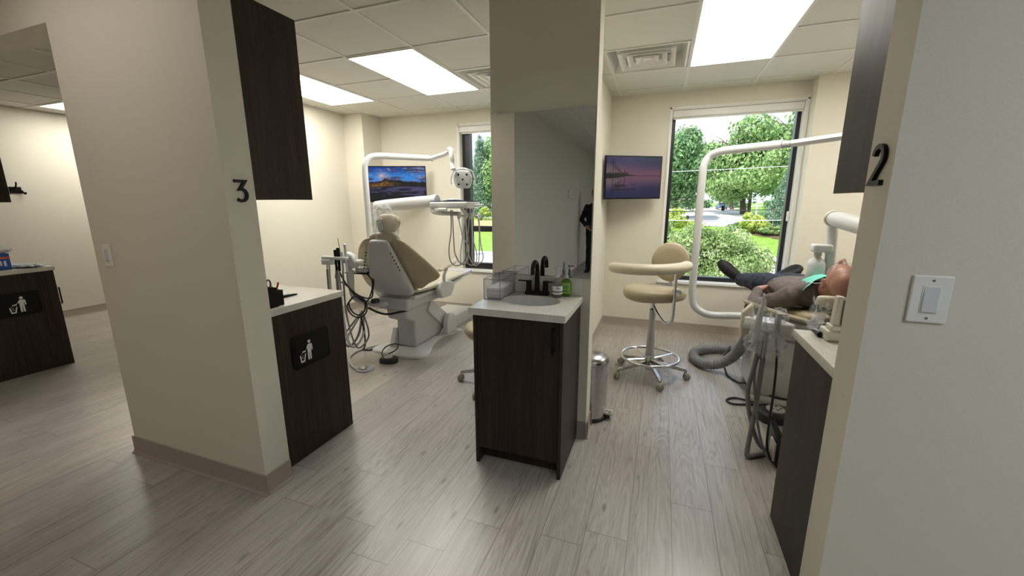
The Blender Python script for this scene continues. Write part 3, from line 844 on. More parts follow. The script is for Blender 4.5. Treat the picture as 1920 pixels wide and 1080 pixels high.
# ================================================================== DENTAL CHAIRS
def dental_chair(label, loc, theta, seat_z, back_c, armrest, cover_label):
    """axis along +y, feet at +y; loc = floor point under the lift"""
    X, Y, _ = loc
    t = thing('dental_chair', label, 'dental chair', (X, Y, 0))
    W = lambda x, y, z: Vector((X + x, Y + y, z))
    # floor plate
    out = sm([(-.20, -.46, 0), (.02, -.50, 0), (.22, -.49, 0), (.31, -.43, 0), (.30, -.30, 0), (.21, -.10, 0), (.17, .12, 0), (.21, .33, 0), (.27, .43, 0), (.20, .49, 0), (-.20, .49, 0), (-.27, .43, 0), (-.20, .30, 0), (-.16, .10, 0), (-.22, -.12, 0), (-.31, -.32, 0), (-.30, -.43, 0), (-.20, -.46, 0)], 5)[:-1]
    poly = [(p.x, p.y) for p in out]
    m = MB(); m.loft([[W(a * s, b * s, z) for a, b in poly] for s, z in ((1, .0), (1.0, .012), (.985, .024), (.95, .030))])
    m.build('base_plate', M['white'], t, ang=50)
    # parallelogram lift
    def prof(name, pts, x0, x1, mat, bev=.012):
        return MB().prism(pts, lambda a, b: W(x0, a, b), lambda a, b: W(x1, a, b)).build(name, mat, t, bev=bev)
    sz = seat_z
    prof('lift_arm', [(-.27, .03), (.22, .03), (.36, .10), (.37, .22), (.22, .33), (-.10, sz - .14), (-.36, sz - .12), (-.42, sz - .20), (-.40, sz - .30), (-.26, sz - .36)], -.11, .11, M['shell'], .02)
    prof('lift_cover', [(-.04, sz - .30), (.30, .08), (.36, .13), (.34, .24), (.03, sz - .19)], .108, .135, M['white'], .006)
    for s in (-1, 1):
        arc = [(.20, .03)] + [(.315 + .115 * math.cos(R(a)), .12 + .13 * math.sin(R(a))) for a in range(165, -10, -15)] + [(.43, .03)]
        m = MB().prism(arc, lambda a, b: W(s * .15, a, b), lambda a, b: W(s * .215, a, b)); m.build('pivot_cover', M['white'], t, bev=.015)
    m = MB().prism([(-.34, .03), (-.20, .03), (-.22, .20), (-.26, .22)], lambda a, b: W(-.16, a, b), lambda a, b: W(-.11, a, b)); m.build('lift_strut', M['white'], t, bev=.008)
    prof('seat_bracket', [(-.46, sz - .20), (.16, sz - .20), (.26, sz - .12), (.28, sz - .085), (-.46, sz - .085)], -.17, .17, M['shell'], .02)
    MB().tube([W(-.12, .05, sz - .33), W(-.17, .03, sz - .36), W(-.22, .02, sz - .40)], .035, 14).build('pump_motor', M['grey'], t)
    # seat and leg rest, one upholstered pad
    secs = []
    for y, hw, z, th in ((-.40, .18, sz - .02, .03), (-.36, .235, sz, .055), (-.15, .27, sz, .07), (.10, .265, sz + .005, .07), (.35, .24, sz + .005, .065), (.6, .20, sz + .0, .06), (.80, .17, sz - .01, .055), (.93, .155, sz - .012, .05), (.985, .13, sz - .015, .03)):
        n = 28; ring = []
        for k in range(n):
            a = 2 * PI * k / n; ca, sa = math.cos(a), math.sin(a)
            px_ = hw * abs(ca) ** .5 * (1 if ca > 0 else -1); pz_ = th * .5 * abs(sa) ** .7 * (1 if sa > 0 else -1)
            pz_ += .018 * (abs(px_) / .27) ** 2 if y < .5 else .008 * (abs(px_) / .2) ** 2
            ring.append(W(px_, y, z - th / 2 + pz_))
        secs.append(ring)
    MB().loft(secs).build('seat_cushion', M['vinyl_l'], t, sub=1)
    # toe board with plastic cover
    secs = []
    for y, hw, z, th in ((.74, .172, sz + .003, .068), (.80, .178, sz + .0, .068), (.93, .163, sz - .004, .062), (1.0, .14, sz - .008, .045)):
        secs.append([W(a, y, z - th / 2 + b) for a, b in rrect(2 * hw, th, .025)])
    MB().loft(secs).build('toe_cover', M['white'], t)
    m = MB()
    m.loft([[W(a, y, sz - .085 + b) for a, b in rrect(2 * hw, .035, .012)] for y, hw in ((-.38, .20), (.3, .22), (.75, .13))])
    m.build('seat_shell', M['white'], t)
    for s in (-1, 1):
        MB().prism([(-.02, sz - .16), (.18, sz - .17), (.26, sz - .08), (.24, sz - .03), (.12, sz + .01), (-.03, sz + .01), (-.06, sz - .06)], lambda a, b: W(s * .235, a, b), lambda a, b: W(s * .295, a, b)).build('hip_bracket', M['white'], t, bev=.015)
    if armrest:
        for s in armrest:
            m = MB(); m.tube(sm([W(s * .28, .05, sz + .0), W(s * .30, .02, sz + .08), W(s * .30, .08, sz + .145)]), .018, 12)
            a_ = m.build('armrest_post', M['white'], t)
            m = MB(); m.tube(sm([W(s * .30, -.06, sz + .14), W(s * .30, .08, sz + .165), W(s * .295, .22, sz + .185), W(s * .28, .34, sz + .215)]), [.02] * 6 + [.026] * 7 + [.024] * 4 + [.018, .012], 14, flat=(.6, 1.5))
            m.build('armrest_pad', M['vinyl_l'], t)
    # back frame: u lateral, w along the back, n out of the pad
    th = R(theta); o0 = W(0, -.36, sz - .02)
    wv = Vector((back_c[0], -math.cos(th), math.sin(th))); nv = Vector((0, math.sin(th), math.cos(th))); uv = Vector((1, 0, 0))
    B = lambda u, w, n: o0 + uv * u + wv * w + nv * n
    # rear shell
    secs = []
    for w, l, r_, d in ((-.02, -.20, .20, .045), (.02, -.225, .225, .07), (.12, -.225, .222, .085), (.28, -.20, .175, .085), (.42, -.165, .135, .075), (.52, -.135, .105, .06), (.57, -.115, .085, .045), (.585, -.10, .07, .03)):
        n = 24; c_ = (l + r_) / 2; hw = (r_ - l) / 2; ring = []
        for k in range(n):
            a = 2 * PI * k / n; ca, sa = math.cos(a), math.sin(a)
            ring.append(B(c_ + hw * abs(ca) ** .45 * (1 if ca > 0 else -1), w, -.045 + d * .5 * abs(sa) ** .6 * (1 if sa > 0 else -1) - (d - .05) * .4))
        secs.append(ring)
    sh = MB().loft(secs).build('back_shell', M['shell'], t, sub=1)
    m = MB()
    for s, x0 in ((-1, -.150), (1, .115)):
        for k in range(6):
            c0 = B(x0 + s * (.062 - k * .0125), .32 + k * .032 , -.108 + k * .004)
            m.ell(c0, .0055 + .001 * (k < 5), .0075, .0075, seg=10, rings=6)
    m.build('vent_slots', M['black'], sh)
    # upholstered back
    secs = []
    for w, l, r_, d in ((-.02, -.22, .22, .04), (.04, -.245, .245, .075), (.25, -.25, .25, .085), (.42, -.225, .225, .085), (.54, -.19, .19, .075), (.60, -.14, .14, .06), (.625, -.09, .09, .03)):
        n = 24; c_ = (l + r_) / 2; hw = (r_ - l) / 2; ring = []
        for k in range(n):
            a = 2 * PI * k / n; ca, sa = math.cos(a), math.sin(a)
            ring.append(B(c_ + hw * abs(ca) ** .5 * (1 if ca > 0 else -1), w, .022 + d * .5 * abs(sa) ** .7 * (1 if sa > 0 else -1)))
        secs.append(ring)
    MB().loft(secs).build('backrest', M['vinyl'], t, sub=1)
    # arm-support wings: curved padded flaps either side
    for s, pts in ((-1, [(.14, .58), (.22, .55), (.31, .47), (.39, .34), (.435, .20), (.43, .08), (.39, .00), (.31, -.04), (.22, -.03), (.15, .20)]),
                   (1, [(.14, .58), (.20, .555), (.27, .47), (.345, .36), (.41, .25), (.455, .16), (.43, .115), (.35, .08), (.24, .03), (.15, .20)])):
        G = sm([(a, b, 0) for a, b in pts + [pts[0]]], 4)[:-1]
        cu, cw = sum(p.x for p in G) / len(G), sum(p.y for p in G) / len(G)
        rings = []
        for sc, dn in ((.0, .0), (.55, 0), (.93, .0), (1.0, .010), (1.0, .018), (.93, .030), (.55, .032), (.0, .034)):
            ring = []
            for p in G:
                uu = cu + (p.x - cu) * max(sc, .02); ww = cw + (p.y - cw) * max(sc, .02)
                lift = .42 * max(0, uu - .17) ** 1.35
                ring.append(B(s * uu, ww, -.012 + dn + lift))
            rings.append(ring)
        MB().loft(rings).build('arm_wing', M['vinyl'], t, ang=50)
    return t, B, W

t3, B3, W3 = dental_chair('empty beige and white dental chair in room 3, its backrest raised', (-2.37, 3.60, 0), 64, .66, (.10,), (1, ), '')
# headrest of the upright chair, with its clear cover
def headrest(t, c, tilt, col='vinyl'):
    Mx = Matrix.Rotation(R(tilt), 4, 'X')
    secs = []
    for y, hw, d in ((-.075, .05, .03), (-.06, .085, .06), (-.02, .118, .075), (.03, .125, .08), (.07, .105, .07), (.095, .06, .04)):
        n = 24; ring = []
        for k in range(n):
            a = 2 * PI * k / n; ca, sa = math.cos(a), math.sin(a)
            ring.append(Vector(c) + Mx @ Vector((hw * abs(ca) ** .6 * (1 if ca > 0 else -1), d * .5 * abs(sa) ** .7 * (1 if sa > 0 else -1) + .015 * (ca * ca), y)))
        secs.append(ring)
    return MB().loft(secs).build('headrest', M[col], t, sub=1)
hr = headrest(t3, (-2.262, 3.0, 1.285), -18)
m = MB(); m.box(-2.285, -2.255, 2.985, 2.997, 1.14, 1.30); m.build('headrest_rod', M['steel'], t3)
Mx = Matrix.Translation((-2.292, 2.945, 1.285)) @ Matrix.Rotation(R(-22), 4, 'Y') @ Matrix.Rotation(R(-14), 4, 'X')
m = MB(); m.box(-.024, .024, -.012, .014, -.062, .035, .004, M=Mx); m.box(-.026, .026, -.016, .018, .032, .042, .003, M=Mx)
m.build('headrest_clamp', M['steel'], t3)
def film_bag(parent, c, r, seed, mat='film', name='plastic_cover', M_=None, n=44, k=20, amp=.16):
    random.seed(seed); v = []; f = []
    for i in range(k + 1):
        ph = PI * i / k
        for j in range(n):
            a = 2 * PI * j / n
            d = Vector((math.sin(ph) * math.cos(a), math.sin(ph) * math.sin(a), math.cos(ph)))
            q = 1 + amp * noise.noise(d * 3.1 + Vector((seed, 0, 0))) + amp * .55 * noise.noise(d * 8.3 + Vector((0, seed, 0)))
            w = Vector((d.x * r[0] * q, d.y * r[1] * q, d.z * r[2] * q))
            if M_ is not None: w = M_ @ w
            v.append(Vector(c) + w)
    for i in range(k):
        for j in range(n):
            l = (j + 1) % n
            f.append((i * n + j, i * n + l, (i + 1) * n + l, (i + 1) * n + j))
    m = MB(); m._add(v, f); return m.build(name, M[mat], parent, ang=24)
film_bag(hr, (-2.272, 2.985, 1.278), (.122, .085, .165), 4, amp=.22)

# ================================================================== DENTAL LIGHTS (arched pole, folding arm, lamp head)
def pole_light(label, pole_pts, r, end, arm, drop, head_c, face, group=None):
    t = thing('dental_light', label, 'dental light', pole_pts[0], None)
    MB().tube(pole_pts, r, 20).build('arched_pole', M['white'], t)
    m = MB(); m.tube([end, Vector(end) + (Vector(arm[0]) - Vector(end)).normalized() * .05], r * .8, 14); m.build('joint', M['grey'], t)
    MB().tube(arm, [r * .62] * len(arm), 4, flat=(1.25, 1.0)).build('folding_arm', M['white'], t)
    if drop: MB().tube(drop, .020, 14, flat=(1, 1.2)).build('yoke', M['white'], t)
    # lamp head facing `face`
    f = Vector(face).normalized(); rt = f.cross(Vector((0, 0, 1))).normalized(); up = rt.cross(f)
    Mh = Matrix((rt, up, f)).transposed().to_4x4(); Mh.translation = Vector(head_c)
    G = sm([(-.060, .075, 0), (0, .082, 0), (.060, .075, 0), (.085, .03, 0), (.080, -.03, 0), (.055, -.075, 0), (0, -.082, 0), (-.055, -.075, 0), (-.080, -.03, 0), (-.085, .03, 0), (-.060, .075, 0)], 4)[:-1]
    m = MB(); m.loft([[Mh @ Vector((p.x * s, p.y * s, z)) for p in G] for s, z in ((.5, -.05), (.9, -.035), (1.05, -.005), (1.0, .012), (.9, .018))])
    hd = m.build('lamp_head', M['white'], t, ang=40)
    m = MB()
    for q in ((-.040, .046), (.040, .046), (0, 0), (-.040, -.046), (.040, -.046)):
        m.lathe([(0, 0), (.0095, 0), (.0095, .004), (.006, .005), (0, .004)], Mh @ Vector((q[0], q[1], .0175)), 14, M=Mh.to_3x3().to_4x4())
    m.build('lens', M['black'], hd)
    m = MB()
    for s in (-1, 1):
        m.tube([Mh @ v for v in sm([(s * .05, .09, -.02), (s * .095, .07, -.02), (s * .118, .0, -.01), (s * .112, -.045, .0)])], .0085, 10)
    m.tube([Mh @ v for v in sm([(-.05, .09, -.02), (0, .10, -.02), (.05, .09, -.02)])], .012, 10)
    m.build('handles', M['white'], hd)
    return t
pp = [(-2.37, 3.42, .52), (-2.62, 3.41, .52), (-2.70, 3.405, .535), (-2.76, 3.40, .60), (-2.785, 3.40, .70), (-2.785, 3.40, 1.70)]
pp = sm(pp[:5], 5) + sm([(-2.785, 3.40, 1.0), (-2.785, 3.40, 1.4), (-2.785, 3.40, 1.78), (-2.775, 3.415, 1.86), (-2.745, 3.455, 1.912), (-2.68, 3.53, 1.928), (-2.60, 3.63, 1.93), (-2.36, 3.90, 1.93)], 5)
pole_light('white arched pole light of room 3, its lamp head beside the window', pp, .030, (-2.36, 3.90, 1.93), [(-2.33, 3.90, 1.925), (-2.06, 3.72, 1.94), (-1.98, 3.66, 1.955)],
           sm([(-1.985, 3.66, 1.975), (-1.955, 3.64, 1.965), (-1.935, 3.62, 1.90), (-1.935, 3.62, 1.84), (-1.91, 3.60, 1.78)]), (-1.855, 3.68, 1.690), (.42, -1, -.12))
pp = sm([(1.0, 3.80, .50), (.72, 3.86, .50), (.50, 3.90, .475), (.40, 3.90, .49), (.32, 3.90, .555), (.295, 3.90, .68)], 6) + sm([(.295, 3.90, .95), (.295, 3.90, 1.4), (.295, 3.90, 1.70), (.305, 3.905, 1.78), (.345, 3.91, 1.845), (.41, 3.87, 1.87), (.48, 3.82, 1.875), (.79, 3.60, 1.875)], 6)
pole_light('white arched pole light of room 2, standing in front of the wide window', pp, .0315, (.79, 3.60, 1.872), [(.83, 3.575, 1.872), (1.12, 3.36, 1.885), (1.30, 3.22, 1.895)],
           sm([(1.30, 3.22, 1.91), (1.33, 3.19, 1.88), (1.33, 3.18, 1.80)]), (1.33, 3.14, 1.72), (-.5, -.3, -1))

# ================================================================== DELIVERY UNIT, room 3
t = thing('delivery_unit', 'white instrument tray on a thick swing arm with hanging hoses, room 3', 'instrument tray', (-2.1, 3.6, 1.4))
A, Bp = Vector((-2.86, 3.62, 1.435)), Vector((-2.13, 3.60, 1.483))
MB().tube([A + (Bp - A) * k / 6 for k in range(7)], [.046, .052, .054, .055, .056, .056, .052], 20, flat=(1.1, .8)).build('swing_arm', M['white'], t)
MB().tube([A + Vector((0, 0, .03)), A + Vector((0, 0, -.05)), A + Vector((0, 0, -.50)), A + Vector((.25, 0, -.80)), (-2.38, 3.55, .60)], .030, 16).build('arm_post', M['white'], t)
MB().lathe([(0, -.03), (.062, -.03), (.066, 0), (.062, .03), (0, .03)], Bp, 24, M=Matrix.Rotation(PI / 2, 4, 'Y')).build('elbow_cap', M['white'], t)
MB().tube(sm([(-2.15, 3.59, 1.46), (-2.15, 3.58, 1.40), (-2.10, 3.57, 1.372), (-1.95, 3.56, 1.365), (-1.83, 3.56, 1.362)]), .018, 12, flat=(1.2, 1)).build('lower_arm', M['shell'], t)
MB().box(-2.105, -1.70, 3.45, 3.74, 1.415, 1.478, .018).build('control_head', M['white'], t)
MB().box(-2.10, -1.71, 3.46, 3.73, 1.479, 1.486, .002).build('tray_mat', M['navy_label'], t)
film_bag(t, (-1.93, 3.60, 1.494), (.10, .07, .012), 9, 'blanket', 'tray_paper')
m = MB(); m.tube([(-1.99, 3.43, 1.405), (-1.90, 3.42, 1.405)], .014, 12); m.build('front_handle', M['white'], t)
m = MB(); m.tube([(-1.71, 3.6, 1.445), (-1.60, 3.6, 1.445)], .009, 8); m.build('side_handle', M['white'], t)
m = MB(); m.tube(sm([(-1.80, 3.52, 1.415), (-1.76, 3.53, 1.37), (-1.74, 3.55, 1.345)]), .016, 10); m.tube([(-1.84, 3.555, 1.343), (-1.605, 3.555, 1.345)], .009, 10); m.build('holder_bar', M['white'], t)
HX = [-1.835, -1.76, -1.70, -1.62]
for i, hx in enumerate(HX):
    m = MB(); m.tube([(hx, 3.55, 1.37), (hx, 3.54, 1.345), (hx, 3.53, 1.315)], [.016, .021, .012], 12)
    if i == 2: m.tube([(hx, 3.54, 1.35), (hx + .035, 3.52, 1.40)], .005, 8)
    m.build('handpiece', M['white'], t)
random.seed(3)
hoses = [[(-1.90, 3.5, 1.40), (-1.905, 3.5, 1.2), (-1.935, 3.5, 1.02), (-1.93, 3.52, .90), (-1.87, 3.53, .86), (-1.80, 3.55, .90), (-1.775, 3.56, 1.0)],
         [(-1.885, 3.5, 1.40), (-1.88, 3.5, 1.15), (-1.88, 3.52, .98), (-1.83, 3.54, .88), (-1.77, 3.56, .90), (-1.745, 3.56, 1.05), (-1.77, 3.57, 1.2)],
         [(-1.835, 3.53, 1.32), (-1.80, 3.53, 1.16), (-1.745, 3.54, 1.05), (-1.765, 3.55, .92), (-1.82, 3.56, .87), (-1.85, 3.57, .95), (-1.83, 3.6, 1.15), (-1.79, 3.62, 1.42)],
         [(-1.76, 3.53, 1.32), (-1.755, 3.53, 1.15), (-1.75, 3.54, 1.0), (-1.70, 3.55, .88), (-1.65, 3.56, .90), (-1.64, 3.57, 1.1), (-1.66, 3.6, 1.3), (-1.73, 3.64, 1.43)],
         [(-1.70, 3.53, 1.32), (-1.69, 3.53, 1.15), (-1.66, 3.54, 1.0), (-1.665, 3.55, .92), (-1.71, 3.56, .87), (-1.78, 3.57, .90), (-1.79, 3.6, 1.05), (-1.76, 3.64, 1.43)],
         [(-1.62, 3.53, 1.32), (-1.61, 3.53, 1.1), (-1.59, 3.54, .96), (-1.62, 3.55, .90), (-1.68, 3.56, .89), (-1.72, 3.57, .95), (-1.73, 3.6, 1.1), (-1.74, 3.64, 1.43)]]
for i, h in enumerate(hoses):
    MB().tube(sm(h, 8), .0055, 8).build('hose', M['hoselight'] if i > 1 else M['hose'], t)

# ================================================================== ASSISTANT ARM, room 3
t = thing('assistant_unit', 'white suction and handpiece holder on a bent post left of the empty chair', 'suction unit', (-2.7, 3.0, .55))
MB().tube(sm([(-2.72, 3.0, .93), (-2.715, 3.0, .80), (-2.71, 3.0, .66), (-2.69, 3.01, .59), (-2.62, 3.04, .545), (-2.50, 3.10, .52), (-2.36, 3.22, .52)]), .026, 16).build('bent_post', M['white'], t)
MB().tube([(-2.715, 3.0, .86), (-2.715, 3.0, .74), (-2.715, 3.0, .70)], [.034, .034, .028], 18).build('post_sleeve', M['white'], t)
MB().prism([(-2.76, .93), (-2.75, 1.00), (-2.71, 1.03), (-2.65, 1.0), (-2.61, .93), (-2.62, .88), (-2.68, .875)], lambda a, b: (a, 2.965, b), lambda a, b: (a, 3.025, b)).build('holder_body', M['white'], t, bev=.014)
m = MB(); m.box(-2.97, -2.68, 2.925, 2.975, .955, .985, .008); m.box(-2.965, -2.86, 2.915, 2.985, .905, .955, .008); m.build('holder_bar', M['white'], t)
MB().tube([(-2.62, 3.0, .93), (-2.56, 3.0, .93), (-2.54, 3.0, .93)], [.03, .034, .02], 18).build('valve_knob', M['offwhite'], t)
MB().box(-2.68, -2.56, 3.03, 3.12, .83, .88, .01).build('side_tray', M['shell'], t)
MB().box(-2.80, -2.56, 3.02, 3.14, .815, .825, .003).build('tray_rim', M['black'], t)
for hx, z1, mt, r_ in ((-2.93, .98, 'steel', .008), (-2.905, .975, 'steel', .010), (-2.82, 1.045, 'black', .014), (-2.785, 1.065, 'black', .016), (-2.745, 1.03, 'white', .014), (-2.70, 1.095, 'white', .012)):
    m = MB(); m.tube([(hx, 2.95, z1), (hx, 2.95, z1 - .06), (hx, 2.948, .91), (hx + .004, 2.945, .85)], [r_, r_, r_ * .8, r_ * .7], 12)
    if hx == -2.70: m.ell((hx, 2.95, 1.095), .016, .016, .012)
    m.build('handpiece', M[mt], t)
MB().tube([(-2.755, 2.95, .99), (-2.768, 2.95, 1.10), (-2.776, 2.95, 1.155)], [.006, .0045, .003], 10).build('suction_tip', M['steel'], t)
for i, (x0, y0) in enumerate(((-2.93, 0), (-2.905, .01), (-2.82, .0), (-2.79, .02), (-2.745, -.01))):
    e = x0 + .05 + .02 * i
    MB().tube(sm([(x0, 2.945, .86), (x0, 2.94, .70), (x0 + .02, 2.92, .45), (e, 2.86, .22), (e + .05, 2.88, .15), (e + .08, 2.98, .25), (-2.66, 3.06, .45)]), .008 if i in (0, 4) else .0115, 10).build('hose', M['hoselight'] if i % 2 else M['hose'], t)
for i, h in enumerate(([(-2.80, 2.96, .90), (-2.85, 2.96, .78), (-2.74, 2.96, .72), (-2.62, 2.97, .63), (-2.50, 3.0, .60), (-2.49, 3.03, .68), (-2.52, 3.08, .78), (-2.60, 3.1, .83), (-2.64, 3.1, .82)],
                       [(-2.80, 2.95, .86), (-2.72, 2.94, .74), (-2.62, 2.95, .62), (-2.53, 2.97, .57), (-2.50, 3.02, .66), (-2.52, 3.06, .76), (-2.63, 3.1, .83)],
                       [(-2.66, 2.94, .60), (-2.715, 2.93, .53), (-2.68, 2.93, .45), (-2.60, 2.94, .42), (-2.53, 2.96, .47), (-2.53, 2.97, .56), (-2.60, 2.97, .62), (-2.68, 2.95, .60)],
                       [(-2.64, 2.95, .62), (-2.70, 2.94, .56), (-2.68, 2.94, .48), (-2.61, 2.95, .44), (-2.545, 2.96, .49), (-2.55, 2.97, .57), (-2.60, 2.96, .615)])):
    MB().tube(sm(h, 8), .007, 8).build('black_cord', M['rubber'], t)
MB().tube(sm([(-2.55, 3.02, .50), (-2.47, 3.05, .455), (-2.40, 3.10, .43), (-2.30, 3.16, .445), (-2.24, 3.2, .455)], 6), .014, 10, flat=(.6, 1.3)).build('cord_sleeve', M['rubber'], t)
tt = thing('control_pad', 'black round pad on a flat silver bracket beside the empty chair', 'control pad', (-2.47, 3.02, .56))
MB().box(-2.56, -2.40, 2.99, 3.06, .545, .557, .004).build('bracket', M['grey'], tt)
MB().lathe([(0, .558), (.040, .558), (.042, .575), (.034, .592), (0, .598)], (-2.465, 3.02, 0), 24).build('pad', M['rubber'], tt)

# floor cords and foot controls, room 3
tag(MB().tube(sm([(-2.60, 2.97, .42), (-2.602, 3.0, .25), (-2.66, 3.06, .10), (-2.77, 3.16, .012), (-2.70, 3.17, .009), (-2.62, 3.30, .009), (-2.50, 3.44, .009), (-2.45, 3.47, .03)], 8), .008, 8).build('power_cord', M['rubber']), 'black cord dropping from the holder to the floor and under the empty chair', 'cord')
t = thing('disc_foot_control', 'round silver foot control on the floor, cut off from the chair by its long hose', 'foot control', (-2.43, 2.77, 0))
dx, dy = -2.43, 2.77
MB().lathe([(0, .0), (.078, 0), (.082, .006), (.078, .013), (0, .014)], (dx, dy, 0), 36).build('base_ring', M['hoselight'], t)
m = MB(); m.lathe([(0, .038), (.012, .037), (.055, .026), (.062, .018), (.062, .014), (0, .014)], (dx, dy, 0), 12); m.build('disc', M['steel'], t, ang=15)
MB().tube(sm([(-2.47, 2.72, .012), (-2.56, 2.76, .010), (-2.68, 2.86, .010), (-2.77, 2.98, .010), (-2.79, 3.12, .010), (-2.73, 3.28, .010), (-2.62, 3.42, .010), (-2.56, 3.52, .010)], 8), .0095, 10).build('hose', M['hoselight'], t)
def pedal(label, c, rot, s=1.0):
    t = thing('foot_pedal', label, 'foot pedal', c)
    ca, sa = math.cos(R(rot)), math.sin(R(rot))
    def P(x, y, z): return (c[0] + s * (x * ca - y * sa), c[1] + s * (x * sa + y * ca), z * s)
    G = sm([(-.085, 0, 0), (-.07, .05, 0), (0, .068, 0), (.075, .05, 0), (.095, 0, 0), (.075, -.05, 0), (0, -.066, 0), (-.07, -.05, 0), (-.085, 0, 0)], 4)[:-1]
    MB().loft([[P(p.x * q, p.y * q, z) for p in G] for q, z in ((1, 0), (1.0, .03), (.95, .042), (.8, .05))]).build('housing', M['rubber'], t)
    m = MB(); m.lathe([(0, .05 * s), (.042 * s, .05 * s), (.042 * s, .058 * s), (.036 * s, .062 * s), (0, .062 * s)], (c[0], c[1], 0), 28); dd = m.build('dial', M['hoselight'], t)
    m = MB()
    for k in range(5):
        a = 2 * PI * k / 5
        m.ell((c[0] + .022 * s * math.cos(a), c[1] + .022 * s * math.sin(a), .062 * s), .007 * s, .005 * s, .002 * s, seg=10, rings=6)
    m.build('dial_marks', M['black'], dd)
    return t
t = pedal('black foot pedal on the floor in front of the empty chair', (-2.335, 2.985, 0), 12, .95)
MB().tube(sm([(-2.40, 3.02, .03), (-2.47, 3.06, .035), (-2.51, 3.18, .06), (-2.46, 3.27, .07), (-2.39, 3.22, .07), (-2.36, 3.12, .06), (-2.385, 3.05, .05)], 6), .006, 8).build('cable', M['rubber'], t)
t = thing('white_box', 'low white rectangular box on the floor behind the empty chair', 'box', (-2.44, 4.4, 0))
MB().box(-2.63, -2.25, 4.14, 4.66, 0, .135, .008).build('box_body', M['white'], t)
MB().box(-2.632, -2.248, 4.138, 4.662, .133, .142, .003).build('lid', M['white'], t)

# ================================================================== ROOM 2 chair, patient's chair
t2, B2, W2 = dental_chair('beige dental chair in room 2 lying flat under the patient', (1.03, 3.72, 0), 9, .690, (0,), (), '')
hd2 = headrest(t2, (.972, 2.70, .905), 78, 'vinyl_l')
MB().box(.95, .99, 2.72, 2.83, .80, .815, .004).build('headrest_rod', M['steel'], t2)
# clear film hanging off the headrest
def sheet(name, parent, P, mat, seed, amp=.012):
    n = len(P); mm = len(P[0]); v = []; f = []
    nn, km = 16, 16
    for i in range(nn + 1):
        for j in range(km + 1):
            a, b = i / nn, j / km
            p = Vector(P[0][0]).lerp(Vector(P[0][1]), b).lerp(Vector(P[1][0]).lerp(Vector(P[1][1]), b), a)
            q = Vector((noise.noise(Vector((a * 5, b * 5, seed))), noise.noise(Vector((a * 7, b * 6, seed + 9))), noise.noise(Vector((a * 6, b * 7, seed + 5)))))
            v.append(p + q * amp * (1 + 1.5 * a))
    for i in range(nn):
        for j in range(km):
            f.append((i * (km + 1) + j, i * (km + 1) + j + 1, (i + 1) * (km + 1) + j + 1, (i + 1) * (km + 1) + j))
    m = MB(); m._add(v, f); return m.build(name, M[mat], parent, ang=20)
sheet('plastic_cover', hd2, [[(.865, 2.76, .925), (.885, 2.60, .92)], [(.845, 2.76, .74), (.86, 2.57, .73)]], 'film', 2, .03)
MB().box(.72, 1.16, 3.30, 3.76, .03, .45, .015).build('utility_housing', M['white'], t2)
MB().box(.755, .905, 3.290, 3.302, .25, .31, .004).build('housing_recess', M['shell'], t2)
MB().box(.70, 1.18, 3.28, 3.78, .435, .462, .006).build('housing_lid', M['white'], t2)

# corrugated suction hose
path = sm([(.66, 3.24, .57), (.675, 3.38, .48), (.67, 3.51, .36), (.64, 3.66, .20), (.55, 3.73, .09), (.44, 3.79, .052), (.37, 3.91, .05), (.37, 4.05, .05), (.45, 4.18, .05), (.57, 4.25, .05), (.72, 4.28, .05), (.90, 4.26, .06), (1.0, 4.2, .08)], 22)
rs = [.040 + (.0035 if i % 4 < 2 else -.002) for i in range(len(path))]
tag(MB().tube(path, rs, 18).build('corrugated_hose', M['hose'], ang=80), 'thick grey corrugated hose looping on the floor beside the patient chair', 'hose')

# assistant unit room 2
t = thing('assistant_unit', 'plastic-wrapped suction and syringe holder in front of the patient', 'suction unit', (.62, 2.7, .7))
m = MB()
m.loft([[(.50 + a, 2.70 + b * .9, z) for a, b in ((0, 0), (.10, -.10), (.22, -.14), (.25, -.10), (.20, .02), (.06, .08))] for z in (.715, .735, .775, .785)])
m.build('holder_body', M['white'], t, bev=.012, ang=40)
MB().prism([(.50, .66), (.56, .66), (.57, .78), (.55, .86), (.50, .80)], lambda a, b: (a, 2.73, b), lambda a, b: (a, 2.79, b)).build('holder_cheek', M['vinyl_l'], t, bev=.012)
MB().tube(sm([(.62, 2.80, .72), (.74, 2.95, .66), (.88, 3.1, .60), (1.0, 3.3, .58)]), .024, 14).build('arm', M['white'], t)
hp = [((.565, 2.61), 1.10, .0105, 'white'), ((.605, 2.60), .80, .013, 'steel'), ((.655, 2.60), .835, .014, 'grey')]
m = MB(); m.tube([(.555, 2.60, .66), (.558, 2.60, .76), (.565, 2.60, .84), (.572, 2.60, .90), (.570, 2.60, .955)], [.018, .020, .016, .009, .005], 12); m.build('suction_tip', M['white'], t)
m = MB(); m.tube([(.655, 2.60, .70), (.656, 2.60, .80), (.657, 2.60, .845)], [.014, .017, .013], 14); m.tube([(.655, 2.60, .838), (.69, 2.59, .842), (.70, 2.58, .81)], .005, 8); m.build('air_water_syringe', M['hoselight'], t)
MB().tube([(.607, 2.60, .72), (.607, 2.60, .65), (.605, 2.60, .56)], .015, 12).build('handpiece', M['steel'], t)
MB().tube([(.58, 2.60, .68), (.575, 2.60, .60)], .017, 12).build('valve', M['grey'], t)
film_bag(t, (.562, 2.60, .79), (.040, .036, .14), 5, 'film', 'plastic_sleeve', amp=.35)
film_bag(t, (.660, 2.60, .83), (.044, .036, .046), 7, 'film', 'plastic_sleeve', amp=.35)
film_bag(t, (.600, 2.59, .675), (.095, .05, .075), 8, 'film', 'plastic_wrap', amp=.55)
film_bag(t, (.665, 2.59, .665), (.035, .03, .08), 12, 'film', 'plastic_wrap', amp=.5)
